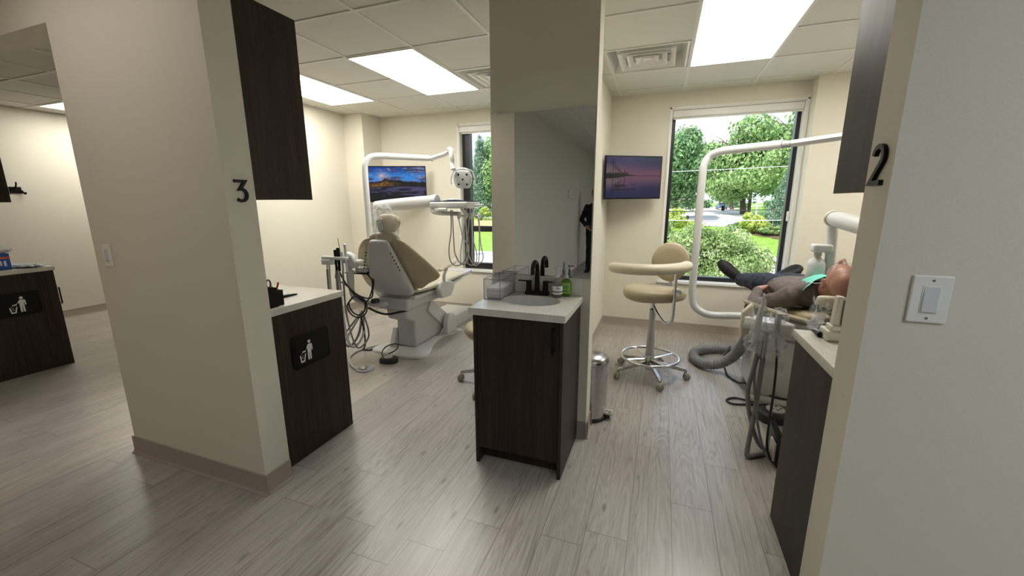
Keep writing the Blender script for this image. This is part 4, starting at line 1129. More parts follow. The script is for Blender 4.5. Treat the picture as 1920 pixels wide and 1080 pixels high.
HS = [([(.575, 2.60, .60), (.560, 2.59, .48), (.545, 2.57, .36), (.565, 2.54, .22), (.62, 2.53, .07), (.68, 2.535, .025), (.74, 2.56, .02)], .0125, 'hose'),
      ([(.608, 2.60, .58), (.600, 2.58, .45), (.588, 2.54, .30), (.570, 2.50, .15), (.557, 2.47, .05), (.558, 2.45, .018), (.60, 2.475, .014), (.68, 2.535, .014), (.76, 2.60, .014)], .0135, 'hose'),
      ([(.657, 2.60, .70), (.672, 2.59, .58), (.672, 2.56, .40), (.660, 2.52, .22), (.655, 2.48, .08), (.680, 2.44, .016), (.73, 2.47, .012)], .0065, 'rubber'),
      ([(.590, 2.61, .60), (.572, 2.60, .48), (.580, 2.54, .34), (.600, 2.50, .20), (.640, 2.50, .06), (.675, 2.45, .016), (.72, 2.43, .012)], .007, 'hose')]
for pts, r_, mt in HS:
    MB().tube(sm(pts, 8), r_, 12).build('hose', M[mt], t)
m = MB(); m.box(.69, .73, 2.40, 2.66, 0, .16, .006); m.build('junction_box', M['black'], t)
MB().box(.676, .689, 2.43, 2.52, .02, .13, .003).build('outlet_plate', M['offwhite'], t)
t = pedal('black foot pedal with grey dial on the floor beside the patient chair', (.815, 3.01, 0), 20, 1.35)
MB().tube(sm([(.93, 3.19, .012), (.82, 3.20, .012), (.70, 3.17, .009), (.58, 3.14, .009), (.545, 3.19, .009), (.61, 3.25, .009), (.72, 3.21, .012), (.76, 3.15, .02), (.79, 3.10, .04)], 8), .0075, 8).build('cable', M['rubber'], t)
tag(MB().tube(sm([(.70, 4.22, .10), (.63, 4.10, .012), (.615, 3.85, .009), (.62, 3.67, .009), (.68, 3.56, .009), (.73, 3.48, .040), (.85, 3.30, .042), (1.0, 3.27, .042)], 8), .0075, 8).build('floor_cord', M['rubber']), 'thin dark cord running round the foot of the patient chair', 'cord')

# cuspidor-side post with bottle, and the white arm above the patient
t = thing('delivery_unit', 'white post and thick white arm behind the patient, above the bottle', 'instrument arm', (1.05, 3.1, .6))
MB().tube([(1.045, 3.15, .55), (1.045, 3.15, .90), (1.035, 3.15, 1.10), (1.02, 3.15, 1.34)], .030, 16).build('post', M['white'], t)
A, Bp = Vector((1.005, 3.12, 1.362)), Vector((1.10, 2.66, 1.300))
MB().tube([A + (Bp - A) * k / 8 for k in range(9)], [.040, .046, .048, .048, .048, .048, .048, .048, .046], 20).build('swing_arm', M['white'], t)
MB().lathe([(0, -.008), (.046, -.008), (.050, 0), (.046, .01), (0, .01)], A, 24, M=(A - Bp).to_track_quat('Z', 'Y').to_matrix().to_4x4()).build('end_cap', M['offwhite'], t)
MB().box(.925, 1.03, 3.10, 3.18, 1.145, 1.195, .012).build('bottle_bracket', M['white'], t)
MB().box(1.05, 1.45, 2.45, 2.80, 1.20, 1.25, .015).build('control_head', M['white'], t)
t = thing('water_bottle', 'white bottle hanging under the bracket beside the patient', 'bottle', (.962, 3.14, .93))
MB().lathe([(0, .955), (.046, .955), (.052, .965), (.052, 1.06), (.045, 1.085), (.024, 1.105), (.018, 1.115), (.018, 1.12), (0, 1.12)], (.962, 3.14, 0), 28).build('bottle', M['white'], t)
MB().lathe([(0, 1.12), (.020, 1.12), (.022, 1.145), (.014, 1.15), (0, 1.15)], (.962, 3.14, 0), 20).build('cap', M['hoselight'], t)

# ================================================================== DENTIST STOOLS
def stool(label, seat_h, arm, group=None):
    t = thing('dental_stool', label, 'stool', (0, 0, 0), group)
    for k in range(5):
        a = R(72 * k); ca, sa = math.cos(a), math.sin(a)
        P = lambda r_, w, z: (r_ * ca - w * sa, r_ * sa + w * ca, z)
        m = MB(); m.loft([[P(r_, w * hw, z + q * th) for w, q in ((-1, -.5), (1, -.5), (.8, .5), (-.8, .5))] for r_, hw, z, th in ((.02, .022, .125, .04), (.15, .019, .108, .032), (.27, .016, .088, .026), (.30, .016, .082, .024))])
        m.tube([P(.295, 0, .088), P(.295, 0, .058)], .012, 10)
        lg = m.build('leg', M['steel'], t, bev=.004)
        m = MB()
        for w in (-.012, .012):
            Mr = Matrix.Rotation(a + R(90) + R(25 * (k - 2)), 4, 'Z') @ Matrix.Rotation(PI / 2, 4, 'Y')
            c = Vector(P(.305, 0, .027)) + (Matrix.Rotation(a + R(90) + R(25 * (k - 2)), 3, 'Z') @ Vector((w, 0, 0)))
            m.lathe([(0, -.009), (.022, -.009), (.027, -.006), (.027, .006), (.022, .009), (0, .009)], c, 20, M=Mr)
        m.ell(P(.300, 0, .046), .022, .022, .018)
        m.build('caster', M['castermat'], lg)
    m = MB(); m.tube([(0, 0, .055), (0, 0, .16)], .030, 18); m.tube([(0, 0, .10), (0, 0, .18)], .04, 18); m.build('hub', M['steel'], t)
    MB().tube([(0, 0, .16), (0, 0, .30), (0, 0, .40), (0, 0, seat_h - .17)], [.034, .033, .027, .024], 20).build('gas_lift_cover', M['hoselight'], t)
    MB().tube([(0, 0, seat_h - .18), (0, 0, seat_h - .07)], .0125, 14).build('piston', M['matteblack'], t)
    if seat_h > .6:
        m = MB(); m.tube([(.235 * math.cos(R(6 * k)), .235 * math.sin(R(6 * k)), .170) for k in range(60)], .0125, 10, closed=True)
        for k in range(4):
            a = R(35 + 90 * k); m.tube([(.03 * math.cos(a), .03 * math.sin(a), .155), (.235 * math.cos(a), .235 * math.sin(a), .170)], .010, 8, flat=(.7, 1.4))
        m.tube([(0, 0, .145), (0, 0, .19)], .042, 20)
        m.build('foot_ring', M['chrome'], t)
    n = 40; rings = []
    for q, z in ((.0, -.015), (.45, -.018), (.75, -.010), (.93, .006), (1.0, .028), (.985, .048), (.93, .062), (.80, .071), (.5, .070), (.25, .067), (0, .066)):
        ring = []
        for k in range(n):
            a = 2 * PI * k / n
            r_ = .215 * (1 + .06 * math.cos(2 * a) + .05 * math.cos(3 * a))
            x, y = math.cos(a) * r_ * q * 1.1, math.sin(a) * r_ * q
            ring.append((x - .01, y, seat_h - .07 + z * (1.25 + .35 * max(-.6, -x)) - (.03 * max(0, -x) if z < .03 else 0)))
        rings.append(ring)
    st = MB().loft(rings, cap=False).build('seat', M['vinyl'], t, ang=60)
    MB().box(-.09, .12, -.07, .07, seat_h - .085, seat_h - .068, .003).build('seat_plate', M['matteblack'], t)
    if arm:
        # round backrest
        Mb = Matrix.Translation((.115, .13, seat_h + .220)) @ Matrix.Rotation(R(-6), 4, 'Z') @ Matrix.Rotation(R(84), 4, 'X')
        prof = [(0, -.030), (.6, -.030), (.9, -.024), (1.0, -.006), (1.0, .006), (.9, .022), (.6, .028), (0, .030)]
        n = 36; rings = []
        for q, z in prof:
            ring = []
            for k in range(n):
                a = 2 * PI * k / n; x, y = math.cos(a), math.sin(a)
                r_ = 1 - .10 * max(0, -y)
                v = Vector((x * .150 * q * r_, y * .165 * q, z + .10 * (x * .15 * q) ** 2 * 8))
                ring.append(Mb @ v)
            rings.append(ring)
        MB().loft(rings, cap=False).build('backrest', M['vinyl'], t, ang=60)
        MB().tube(sm([(.05, .03, seat_h - .085), (.10, .12, seat_h - .10), (.125, .175, seat_h - .02), (.125, .17, seat_h + .15), (.12, .16, seat_h + .26)]), .014, 12).build('back_post', M['chrome'], t)
        # curved torso bar on chrome bracket
        pts = sm([(-.335, -.22, 0), (-.26, -.275, .0), (-.12, -.30, .0), (.03, -.28, .002), (.14, -.21, .005), (.215, -.11, .006), (.235, .0, .006)], 6)
        n_ = len(pts); rr_ = [.043 if 0 < i < n_ - 1 else .022 for i in range(n_)]
        rr_[1] = rr_[-2] = .034; rr_[2] = rr_[-3] = .038
        MB().tube([p + Vector((0, 0, seat_h + .208)) for p in pts], rr_, 18, flat=(1.0, 1.15)).build('torso_bar', M['vinyl_l'], t)
        m = MB(); m.tube(sm([(0, 0, seat_h - .13), (.04, -.06, seat_h - .185), (.09, -.12, seat_h - .235), (.125, -.155, seat_h - .24), (.150, -.165, seat_h - .20), (.155, -.165, seat_h - .10), (.155, -.165, seat_h + .05), (.155, -.165, seat_h + .20)]), .013, 14)
        m.tube([(0, 0, seat_h - .155), (0, 0, seat_h - .105)], .024, 16)
        m.build('bar_bracket', M['chrome'], t)
        m = MB(); m.tube([(.14, -.165, seat_h + .035), (.20, -.165, seat_h + .03)], .011, 12); m.lathe([(0, 0), (.02, 0), (.022, .008), (.02, .016), (0, .018)], (.188, -.165, seat_h + .03), 12, M=Matrix.Rotation(PI / 2, 4, 'Y'))
        m.build('clamp_knob', M['hoselight'], t)
    return t
st2 = stool('tall beige stool with round backrest and curved torso bar, beside the patient chair', .755, True)
st2.location = (-.025, 3.495, 0); st2.rotation_euler = (0, 0, R(0))
st3 = stool('low beige stool in room 3, almost hidden behind the sink cabinet', .50, False)
st3.location = (-1.20, 2.89, 0); st3.rotation_euler = (0, 0, R(45))

# ================================================================== STEEL BIN
t = thing('trash_bin', 'stainless steel pedal bin beside the wall edge next to the sink', 'trash bin', (-.405, 2.635, 0))
tx, ty = -.385, 2.640
MB().lathe([(0, 0), (.110, 0), (.112, .02), (.110, .022), (0, .022)], (tx, ty, 0), 32).build('base_ring', M['rubber'], t)
MB().lathe([(.105, .022), (.107, .03), (.107, .40), (.104, .402), (.10, .05), (.09, .03)], (tx, ty, 0), 36).build('body', M['steel'], t)
MB().lathe([(.112, .405), (.113, .412), (.110, .432), (.095, .452), (.055, .468), (0, .473)], (tx, ty, 0), 36).build('lid', M['steel'], t)
v = []; f = []; n = 60
for i, (r0, z0) in enumerate(((.106, .410), (.112, .406), (.113, .385), (.111, .355), (.110, .325))):
    for k in range(n):
        a = 2 * PI * k / n
        z = z0 - (.030 * (noise.noise(Vector((math.cos(a) * 2, math.sin(a) * 2, 1.3))) + .2) if i == 4 else 0)
        r_ = r0 + (.004 * noise.noise(Vector((math.cos(a) * 6, math.sin(a) * 6, i * .7))) if i > 1 else 0)
        v.append((tx + r_ * math.cos(a), ty + r_ * math.sin(a), z))
for i in range(4):
    for k in range(n): f.append((i * n + k, i * n + (k + 1) % n, (i + 1) * n + (k + 1) % n, (i + 1) * n + k))
m = MB(); m._add(v, f); m.build('bag_rim', M['film'], t, ang=25)
m = MB(); m.box(tx + .09, tx + .155, ty - .03, ty + .03, .035, .055, .006, M=None); m.build('pedal', M['chrome'], t)
MB().box(tx + .08, tx + .135, ty - .022, ty + .022, .008, .034, .004).build('pedal_block', M['rubber'], t)

# ================================================================== COUNTER ITEMS
CT = .9225
t = thing('pen_cup', 'black angular pen cup on the white counter', 'pen cup', (-1.93, 1.54, CT))
MB().box(-2.00, -1.900, 1.475, 1.560, CT, CT + .098, .0015).build('front_cup', M['matteblack'], t, smooth=False) if False else None
m = MB()
open_box(m, -1.985, -1.900, 1.470, 1.552, CT, CT + .105, .0025)
m.build('tall_cup', M['matteblack'], t, smooth=False)
m = MB(); open_box(m, -1.985, -1.915, 1.553, 1.600, CT, CT + .082, .0025); m.build('short_cup', M['black'], t, smooth=False)
t = thing('scissors', 'purple-handled scissors standing in the black pen cup', 'scissors', (-1.93, 1.515, CT + .01))
m = MB()
for s in (-1, 1):
    c = Vector((-1.928, 1.512 + s * .014, CT + .128))
    m.tube([c + Vector((s * .004, .0125 * math.cos(R(20 * k)) , .020 * math.sin(R(20 * k)))) for k in range(18)], .0042, 8, closed=True)
m.build('handles', M['purple'], t)
m = MB(); m.box(-1.929, -1.927, 1.505, 1.512, CT + .006, CT + .11); m.box(-1.927, -1.925, 1.511, 1.518, CT + .006, CT + .11); m.build('blades', M['steel'], t, smooth=False)
t = thing('red_pen', 'red pen leaning out of the short part of the pen cup', 'pen', (-1.95, 1.58, CT + .01))
MB().tube([(-1.955, 1.566, CT + .008), (-1.945, 1.583, CT + .075), (-1.938, 1.598, CT + .122)], [.004, .005, .0045], 10).build('barrel', M['red'], t)
t = thing('yellow_marker', 'yellow-green marker standing in the pen cup beside the red pen', 'marker', (-1.95, 1.567, CT + .01))
MB().tube([(-1.942, 1.562, CT + .006), (-1.940, 1.565, CT + .085), (-1.940, 1.560, CT + .100), (-1.940, 1.552, CT + .107)], .0065, 10).build('barrel', M['yellow'], t)
t = thing('black_notebook', 'thin black folded clipboard lying on the counter behind the pen cup', 'clipboard', (-2.10, 1.70, CT))
m = MB(); m.prism([(0, 0), (.20, 0), (.20, .024), (0, .006)], lambda a, b: (-2.19, 1.60 + .2 - a, CT + b), lambda a, b: (-2.05, 1.61 + .2 - a, CT + b)); m.build('cover', M['black'], t, smooth=False)
m = MB(); m.prism([(.004, .0065), (.196, .0242), (.196, .0262), (.004, .0085)], lambda a, b: (-2.185, 1.60 + .2 - a, CT + b), lambda a, b: (-2.055, 1.61 + .2 - a, CT + b)); m.build('sheet', M['shell'], t, smooth=False)
t = thing('dispenser', 'white dispenser partly hidden behind the edge of the wall with number 3', 'dispenser', (-2.10, 1.50, CT))
MB().box(-2.22, -2.10, 1.462, 1.535, CT, CT + .165, .01).build('body', M['white'], t)
MB().box(-2.105, -2.097, 1.48, 1.52, CT + .03, CT + .05, .002).build('slot', M['grey'], t, smooth=False)

t = thing('curing_light', 'ivory curing light standing in its charger on the right counter', 'curing light', (.67, 1.90, CT))
MB().box(.640, .700, 1.86, 1.95, CT, CT + .040, .006).build('charger_base', M['offwhite'], t)
MB().box(.652, .702, 1.865, 1.925, CT + .040, CT + .062, .005).build('cradle', M['offwhite'], t)
MB().prism([(0, 0), (.045, 0), (.038, .115), (.006, .118)], lambda a, b: (.658 + a * .9, 1.873, CT + .060 + b), lambda a, b: (.658 + a * .9, 1.913, CT + .060 + b)).build('handset', M['offwhite'], t, bev=.006)
MB().box(.680, .696, 1.866, 1.874, CT + .066, CT + .165, .002).build('grip_insert', simple('olive_grey_rubber', (.10, .115, .075), .5), t)
t = thing('black_pen', 'black pointed pen lying on the right counter in front of the curing light', 'pen', (.67, 1.93, CT))
MB().tube([(.624, 1.985, CT + .006), (.628, 1.97, CT + .009), (.634, 1.93, CT + .011), (.632, 1.905, CT + .011)], [.001, .006, .0105, .0105], 12).build('barrel', M['black'], t)
MB().tube([(.629, 1.966, CT + .018), (.633, 1.915, CT + .0235)], .002, 8).build('clip', M['steel'], t)

t = thing('blue_box', 'blue carton with an orange band, on the counter at the far left', 'box', (-5.35, 1.72, CT))
b_ = MB().box(-5.42, -5.22, 1.60, 1.765, CT, CT + .135, .002).build('carton', M['blue'], t)
MB().box(-5.421, -5.219, 1.599, 1.766, CT + .092, CT + .108).build('orange_band', M['orange'], b_, smooth=False)
m = MB(); 
for k in range(5): m.box(-5.2195, -5.2185, 1.62 + k * .026, 1.635 + k * .026, CT + .03 + .006 * (k % 2), CT + .075)
m.build('printed_marks', M['paper'], b_, smooth=False)
t = thing('tissue_pack', 'white plastic-wrapped pack lying on top of the blue carton', 'pack', (-5.32, 1.72, CT + .136))
film_bag(t, (-5.32, 1.715, CT + .164), (.12, .10, .032), 21, 'paper', 'pack_body', amp=.12)
t = thing('sterile_pouches', 'pale flat pouches lying on the counter beside the blue carton', 'pouches', (-5.30, 1.86, CT))
film_bag(t, (-5.32, 1.875, CT + .013), (.16, .10, .013), 23, 'blanket', 'pouch_stack', amp=.3)

# ================================================================== TELEVISIONS
def tv(label, L, Rt, h, paint, mount):
    """L, Rt: top corners of the screen, left and right as seen"""
    L, Rt = Vector(L), Vector(Rt)
    u = (Rt - L); w = u.length; u.normalize(); up = Vector((0, 0, 1)); n = u.cross(up).normalized()   # n points to the viewer
    t = thing('television', label, 'television', (L + Rt) / 2 - up * h / 2)
    P = lambda a, b, c: L + u * a - up * b + n * c
    m = MB()
    def bx(a0, a1, b0, b1, c0, c1):
        m.loft([[P(a0, b0, c), P(a1, b0, c), P(a1, b1, c), P(a0, b1, c)] for c in (c0, c1)])
    bx(0, w, 0, h, -.03, 0); bx(.08, w - .08, .06, h - .08, -.055, -.03)
    m.build('body', M['black'], t, smooth=False, bev=.003)
    NXp, NYp = 150, 86; e = .012; v = []; f = []; cols = []
    for j in range(NYp + 1):
        for i in range(NXp + 1):
            v.append(P(e + (w - 2 * e) * i / NXp, e + (h - 2 * e - .004) * j / NYp, .0012)); cols.append(paint(i / NXp, j / NYp))
    for j in range(NYp):
        for i in range(NXp): f.append((j * (NXp + 1) + i, (j + 1) * (NXp + 1) + i, (j + 1) * (NXp + 1) + i + 1, j * (NXp + 1) + i + 1))
    o = link_mesh('screen', v, f, M['screen'], t)
    ca = o.data.color_attributes.new('picture', 'FLOAT_COLOR', 'POINT')
    for i, c in enumerate(cols): ca.data[i].color = (*c, 1)
    c = P(w / 2, h / 2, -.05)
    m = MB(); m.tube([c, Vector(mount) + Vector((0, -.02, 0))], .018, 8); m.box(mount[0] - .08, mount[0] + .08, mount[1] - .02, mount[1] - .002, mount[2] - .08, mount[2] + .08)
    m.build('wall_mount', M['black'], t, smooth=False)
    return t
def fb(x, y, s, o=0.0, oc=4):
    a = 0; k = 1; tt = 0
    for i in range(oc):
        a += k * noise.noise(Vector((x * s, y * s, o + i * 7.7))); tt += k; s *= 2.05; k *= .55
    return a / tt
def lerp(a, b, t_): t_ = max(0, min(1, t_)); return tuple(x + (y - x) * t_ for x, y in zip(a, b))
def S(x, a, b): x = max(0, min(1, (x - a) / (b - a))); return x * x * (3 - 2 * x)
def mountain(x, y):
    ridge = .44 + .03 * fb(x, 0, 14, 3) * 2
    ridge -= .075 * math.exp(-((x - .31) / .07) ** 2) + .045 * math.exp(-((x - .42) / .05) ** 2) + .03 * math.exp(-((x - .55) / .08) ** 2)
    ridge += .03 * S(x, .6, 1)
    if y < ridge:
        c = lerp((.0, .05, .35), (.03, .28, .80), S(y, 0, .36)); c = lerp(c, (.12, .2, .55), S(y, .34, .46) * .7)
        side = max(S(x, .55, .95), S(.25 - x, -.1, .25) * S(y, .12, .3))
        cl = fb(x * 1.0, y * 2.2, 3.2, 11, 5) * 1.6 + side * .38 - .1
        c = lerp(c, (.05, .07, .18), S(cl, 0, .35)); c = lerp(c, (.30, .33, .52), S(fb(x, y * 2.4, 7, 21, 4) * 1.5 + side * .2, .12, .5) * .7)
        p = math.exp(-((x - .27) / .07) ** 2 - ((y - .27) / .10) ** 2); c = lerp(c, (.70, .50, .48), p * (.7 + fb(x, y, 18, 2) * 1.2))
        return c
    if y < .60:
        g = S(.62 - x, 0, .5); c = lerp((.012, .012, .016), (.38, .17, .03), g * S(y, ridge + .03, ridge + .09) * (1 - S(y, .56, .6)) * (.55 + fb(x, y * 1.6, 22, 5) * 1.8))
        return c
    c = (.010, .010, .018)
    r = S(fb(x, y * 3, 4, 31) + .25 - abs(y - .72) * 1.6 + S(x, .1, .4) * .1, .05, .45); c = lerp(c, (.10, .09, .22), r * .9)
    return tuple(q * .8 for q in lerp(c, (.005, .005, .006), S(y, .86, 1) * .8))
PALMS = [(.115, .44, .13, .055), (.165, .44, .245, .04), (.22, .45, .31, .035), (.33, .46, .35, .02), (.26, .45, .36, .02)]
def sunset(x, y):
    return tuple(q * .62 for q in sunset_(x, y))
def sunset_(x, y):
    hor = .455
    yy = y if y < hor else hor - (y - hor) * .85
    c = lerp((.035, .04, .16), (.22, .09, .16), S(yy, .05, hor)); c = lerp(c, (.24, .20, .17), S(.45 - x, 0, .5) * S(yy, .1, .4) * .8)
    c = lerp(c, (.012, .018, .10), S(x, .3, .9) * (1 - S(yy, .1, .42)))
    if y > hor: c = lerp(c, (.02, .02, .09), S(y, .6, 1) * .7)
    if abs(y - hor) < .012: c = lerp(c, (.07, .01, .03), .7)
    isl = .028 * (1 - S(x, .2, .5)) + .01 * fb(x, 1, 30, 3)
    if x < .5 and hor - isl - .02 < y < hor + isl + .05 * (1 - S(x, 0, .45)): return (.012, .010, .012)
    for px_, b, tp, rr_ in PALMS:
        for mir in (0, 1):
            y_ = y if not mir else 2 * (hor + .03) - y
            if abs(x - px_) < .005 and tp < y_ < b + .02: return lerp(c, (.01, .008, .012), .9)
            d = math.hypot((x - px_), (y_ - tp) * .6)
            if d < rr_ and math.sin(7 * math.atan2(y_ - tp, x - px_)) * rr_ * .5 + rr_ * .55 > d: return lerp(c, (.01, .008, .012), .9 if not mir else .6)
    if .0 < x < .4 and hor - .07 - .05 * fb(x, 0, 25, 9) < y < hor: return lerp(c, (.012, .010, .012), .85)
    if fb(x * 1.0, y * 3.2, 4.2, 77) > .05 and .15 < x < .55 and .64 < y < .84 and fb(x, y * 3, 6, 5) > -.08: return (.02, .015, .03)
    return c
tv('wall television showing blue sky over mountains and a lake, room 3', (-3.455, 4.20, 1.911), (-2.945, 4.78, 1.940), .432, mountain, (-3.3, 4.9, 1.72))
tv('wall television showing palm trees at a purple sunset, room 2', (-.577, 4.35, 1.933), (-.038, 4.73, 1.938), .436, sunset, (-.2, 4.9, 1.72))

# ================================================================== PEOPLE
def organic(name, shapes, mat, parent, voxel=.008, smooth=4, disp=0.0, dscale=.1, adapt=0):
    o = shapes.build(name, mat, parent, ang=180)
    r = o.modifiers.new('remesh', 'REMESH'); r.mode = 'VOXEL'; r.voxel_size = voxel; r.use_smooth_shade = True
    s = o.modifiers.new('smooth', 'SMOOTH'); s.factor = .6; s.iterations = smooth
    if disp:
        tx = bpy.data.textures.new(name + '_folds', 'CLOUDS'); tx.noise_scale = dscale; tx.noise_depth = 2
        d = o.modifiers.new('folds', 'DISPLACE'); d.texture = tx; d.strength = disp; d.mid_level = .5; d.texture_coords = 'GLOBAL'
        s2 = o.modifiers.new('soften', 'SMOOTH'); s2.factor = .5; s2.iterations = 1
    return o
def cap(m, pts, rs, seg=16, flat=None):
    """tapered limb with round ends"""
    m.tube(pts, rs, seg, flat=flat)
    m.ell(pts[0], rs[0], rs[0], rs[0], seg=14, rings=8); m.ell(pts[-1], rs[-1], rs[-1], rs[-1], seg=14, rings=8)
def hand(m, wrist, dirv, palmn, curl=(25, 35, 25), side=1, s=1.0, splay=5, thumb=True):
    """palm plus five fingers; dirv along the fingers, palmn out of the palm"""
    d = Vector(dirv).normalized(); n = Vector(palmn); n = (n - d * n.dot(d)).normalized(); u = n.cross(d) * side
    w = Vector(wrist)
    for a in (-.024, -.008, .008, .024):
        m.tube([w + u * a * .7 * s, w + d * .045 * s + u * a * s, w + d * .088 * s + u * a * s], [.0155 * s, .0165 * s, .0125 * s], 12)
        m.ell(w + d * .088 * s + u * a * s, .0125 * s, .0125 * s, .0125 * s, seg=12, rings=8)
    for i, (a, L) in enumerate(((-.027, .068), (-.009, .078), (.009, .074), (.026, .058))):
        L *= s; p = w + d * .088 * s + u * a * s; dd = (d + u * math.tan(R(splay * (i - 1.5)))).normalized(); pts = [p]; ang = 0
        for q, c in zip((.45, .32, .25), curl):
            ang += c
            v = dd * math.cos(R(ang)) + n * math.sin(R(ang)); p = p + v * L * q; pts.append(p.copy())
        cap(m, pts, [.0092 * s, .0088 * s, .0080 * s, .0066 * s], 10)
    if thumb:
        p0 = w + d * .022 * s - u * .026 * s
        p1 = p0 + (d * .55 - u * .62 + n * .35).normalized() * .040 * s; p2 = p1 + (d * .85 - u * .25 + n * .35).normalized() * .032 * s; p3 = p2 + (d * .95 + n * .3).normalized() * .022 * s
        cap(m, [p0, p1, p2, p3], [.015 * s, .0125 * s, .0105 * s, .0085 * s], 10)
V = Vector
# ---------------- patient
t = thing('person', 'person lying on the dental chair, dark trousers, taupe top, green mask on the chest', 'person', (.97, 3.3, .69))
hx = .978
m = MB()
HC = V((hx, 2.735, 1.022))
m.ell(HC, .079, .106, .093, seg=32, rings=20)                          # cranium
m.ell((hx, 2.700, 1.010), .076, .086, .086, seg=28, rings=16)
m.ell((hx, 2.790, 1.050), .063, .075, .068, seg=28, rings=16)          # face
m.ell((hx, 2.835, 1.040), .050, .048, .056, seg=24, rings=14)          # jaw
m.ell((hx, 2.868, 1.058), .024, .018, .026)                             # chin
m.tube([(hx, 2.735, 1.106), (hx, 2.760, 1.122), (hx, 2.781, 1.138), (hx, 2.792, 1.132)], [.010, .012, .0135, .010], 12)   # nose
for s in (-1, 1):
    m.ell((hx + s * .012, 2.790, 1.125), .010, .011, .010)             # nostrils
    m.ell((hx + s * .031, 2.727, 1.100), .021, .010, .012)             # brow
    m.ell((hx + s * .040, 2.782, 1.082), .020, .024, .020)             # cheekbone
    m.ell((hx + s * .030, 2.745, 1.090), .015, .010, .011)             # eyelid
    # ear: rim and lobe
    ec = V((hx + s * .079, 2.762, 1.000))
    m.tube([ec + V((s * .008, .020 * math.cos(R(a)) * .9 + .004, -.004 + .0 + .031 * math.sin(R(a)))) for a in range(-60, 230, 24)], .0062, 8)
    m.ell(ec + V((s * .002, .006, .0)), .008, .018, .026); m.ell(ec + V((s * .005, .022, -.004)), .007, .010, .010)
m.ell((hx, 2.815, 1.112), .024, .0065, .008); m.ell((hx, 2.826, 1.109), .022, .007, .0085)   # lips
cap(m, [(hx, 2.80, .985), (hx - .002, 2.87, .965), (hx - .004, 2.95, .93)], [.060, .058, .066])
# slim body core inside the clothes keeps the figure one surface
cap(m, [(.965, 2.97, .885), (.965, 3.15, .865), (.965, 3.45, .84)], [.065, .07, .065])
cap(m, [(.80, 2.99, .87), (.655, 3.215, .728), (.705, 3.395, .823)], [.040, .035, .026])
cap(m, [(1.14, 2.99, .87), (1.31, 3.215, .79), (1.17, 3.395, .880)], [.040, .035, .026])
cap(m, [(.88, 3.47, .82), (.77, 3.90, .80), (.735, 4.30, .745)], [.065, .045, .033])
cap(m, [(1.05, 3.47, .82), (1.09, 3.92, .81), (1.05, 4.32, .775)], [.065, .045, .033])
hand(m, (.708, 3.402, .826), (.50, .86, .10), (.25, -.1, -.9), (22, 30, 22), side=1, s=1.0)
hand(m, (1.165, 3.402, .882), (-.75, .64, .10), (-.2, .0, -1), (18, 26, 20), side=-1, s=1.0)
organic('body', m, M['skin'], t, .0052, 3)
# top
m = MB(); n = 28; secs = []
for y, z, hw, ht in ((2.895, .945, .070, .050), (2.925, .915, .125, .070), (2.965, .892, .185, .085), (3.06, .876, .200, .092), (3.18, .866, .192, .090), (3.30, .858, .190, .088), (3.42, .848, .186, .086), (3.52, .835, .182, .085), (3.56, .83, .175, .082)):
    secs.append([(.968 + hw * abs(math.cos(2 * PI * k / n)) ** .85 * (1 if math.cos(2 * PI * k / n) > 0 else -1), y, z + ht * math.sin(2 * PI * k / n)) for k in range(n)])
m.loft(secs)
cap(m, [(.815, 2.985, .872), (.72, 3.10, .795), (.655, 3.215, .725), (.650, 3.25, .722)], [.066, .062, .054, .050])
cap(m, [(.655, 3.225, .725), (.675, 3.31, .765), (.700, 3.382, .815)], [.052, .046, .036])
cap(m, [(1.125, 2.985, .872), (1.22, 3.10, .825), (1.31, 3.215, .785), (1.31, 3.24, .785)], [.066, .062, .054, .050])
cap(m, [(1.31, 3.225, .785), (1.25, 3.31, .840), (1.18, 3.385, .875)], [.052, .046, .036])
organic('shirt', m, M['shirt'], t, .0085, 3, .022, .055)
# trousers
m = MB(); secs = []
for y, z, hw, ht in ((3.46, .828, .165, .085), (3.54, .822, .178, .090), (3.62, .815, .180, .088)):
    secs.append([(.968 + hw * math.cos(2 * PI * k / n), y, z + ht * math.sin(2 * PI * k / n)) for k in range(n)])
m.loft(secs)
cap(m, [(.885, 3.58, .825), (.80, 3.78, .815), (.765, 3.92, .800), (.752, 4.10, .775), (.735, 4.27, .748)], [.092, .082, .070, .066, .056])
cap(m, [(1.05, 3.58, .825), (1.08, 3.78, .818), (1.09, 3.92, .812), (1.07, 4.10, .795), (1.05, 4.27, .775)], [.092, .082, .070, .066, .056])
organic('trousers', m, M['denim'], t, .0085, 3, .024, .06)
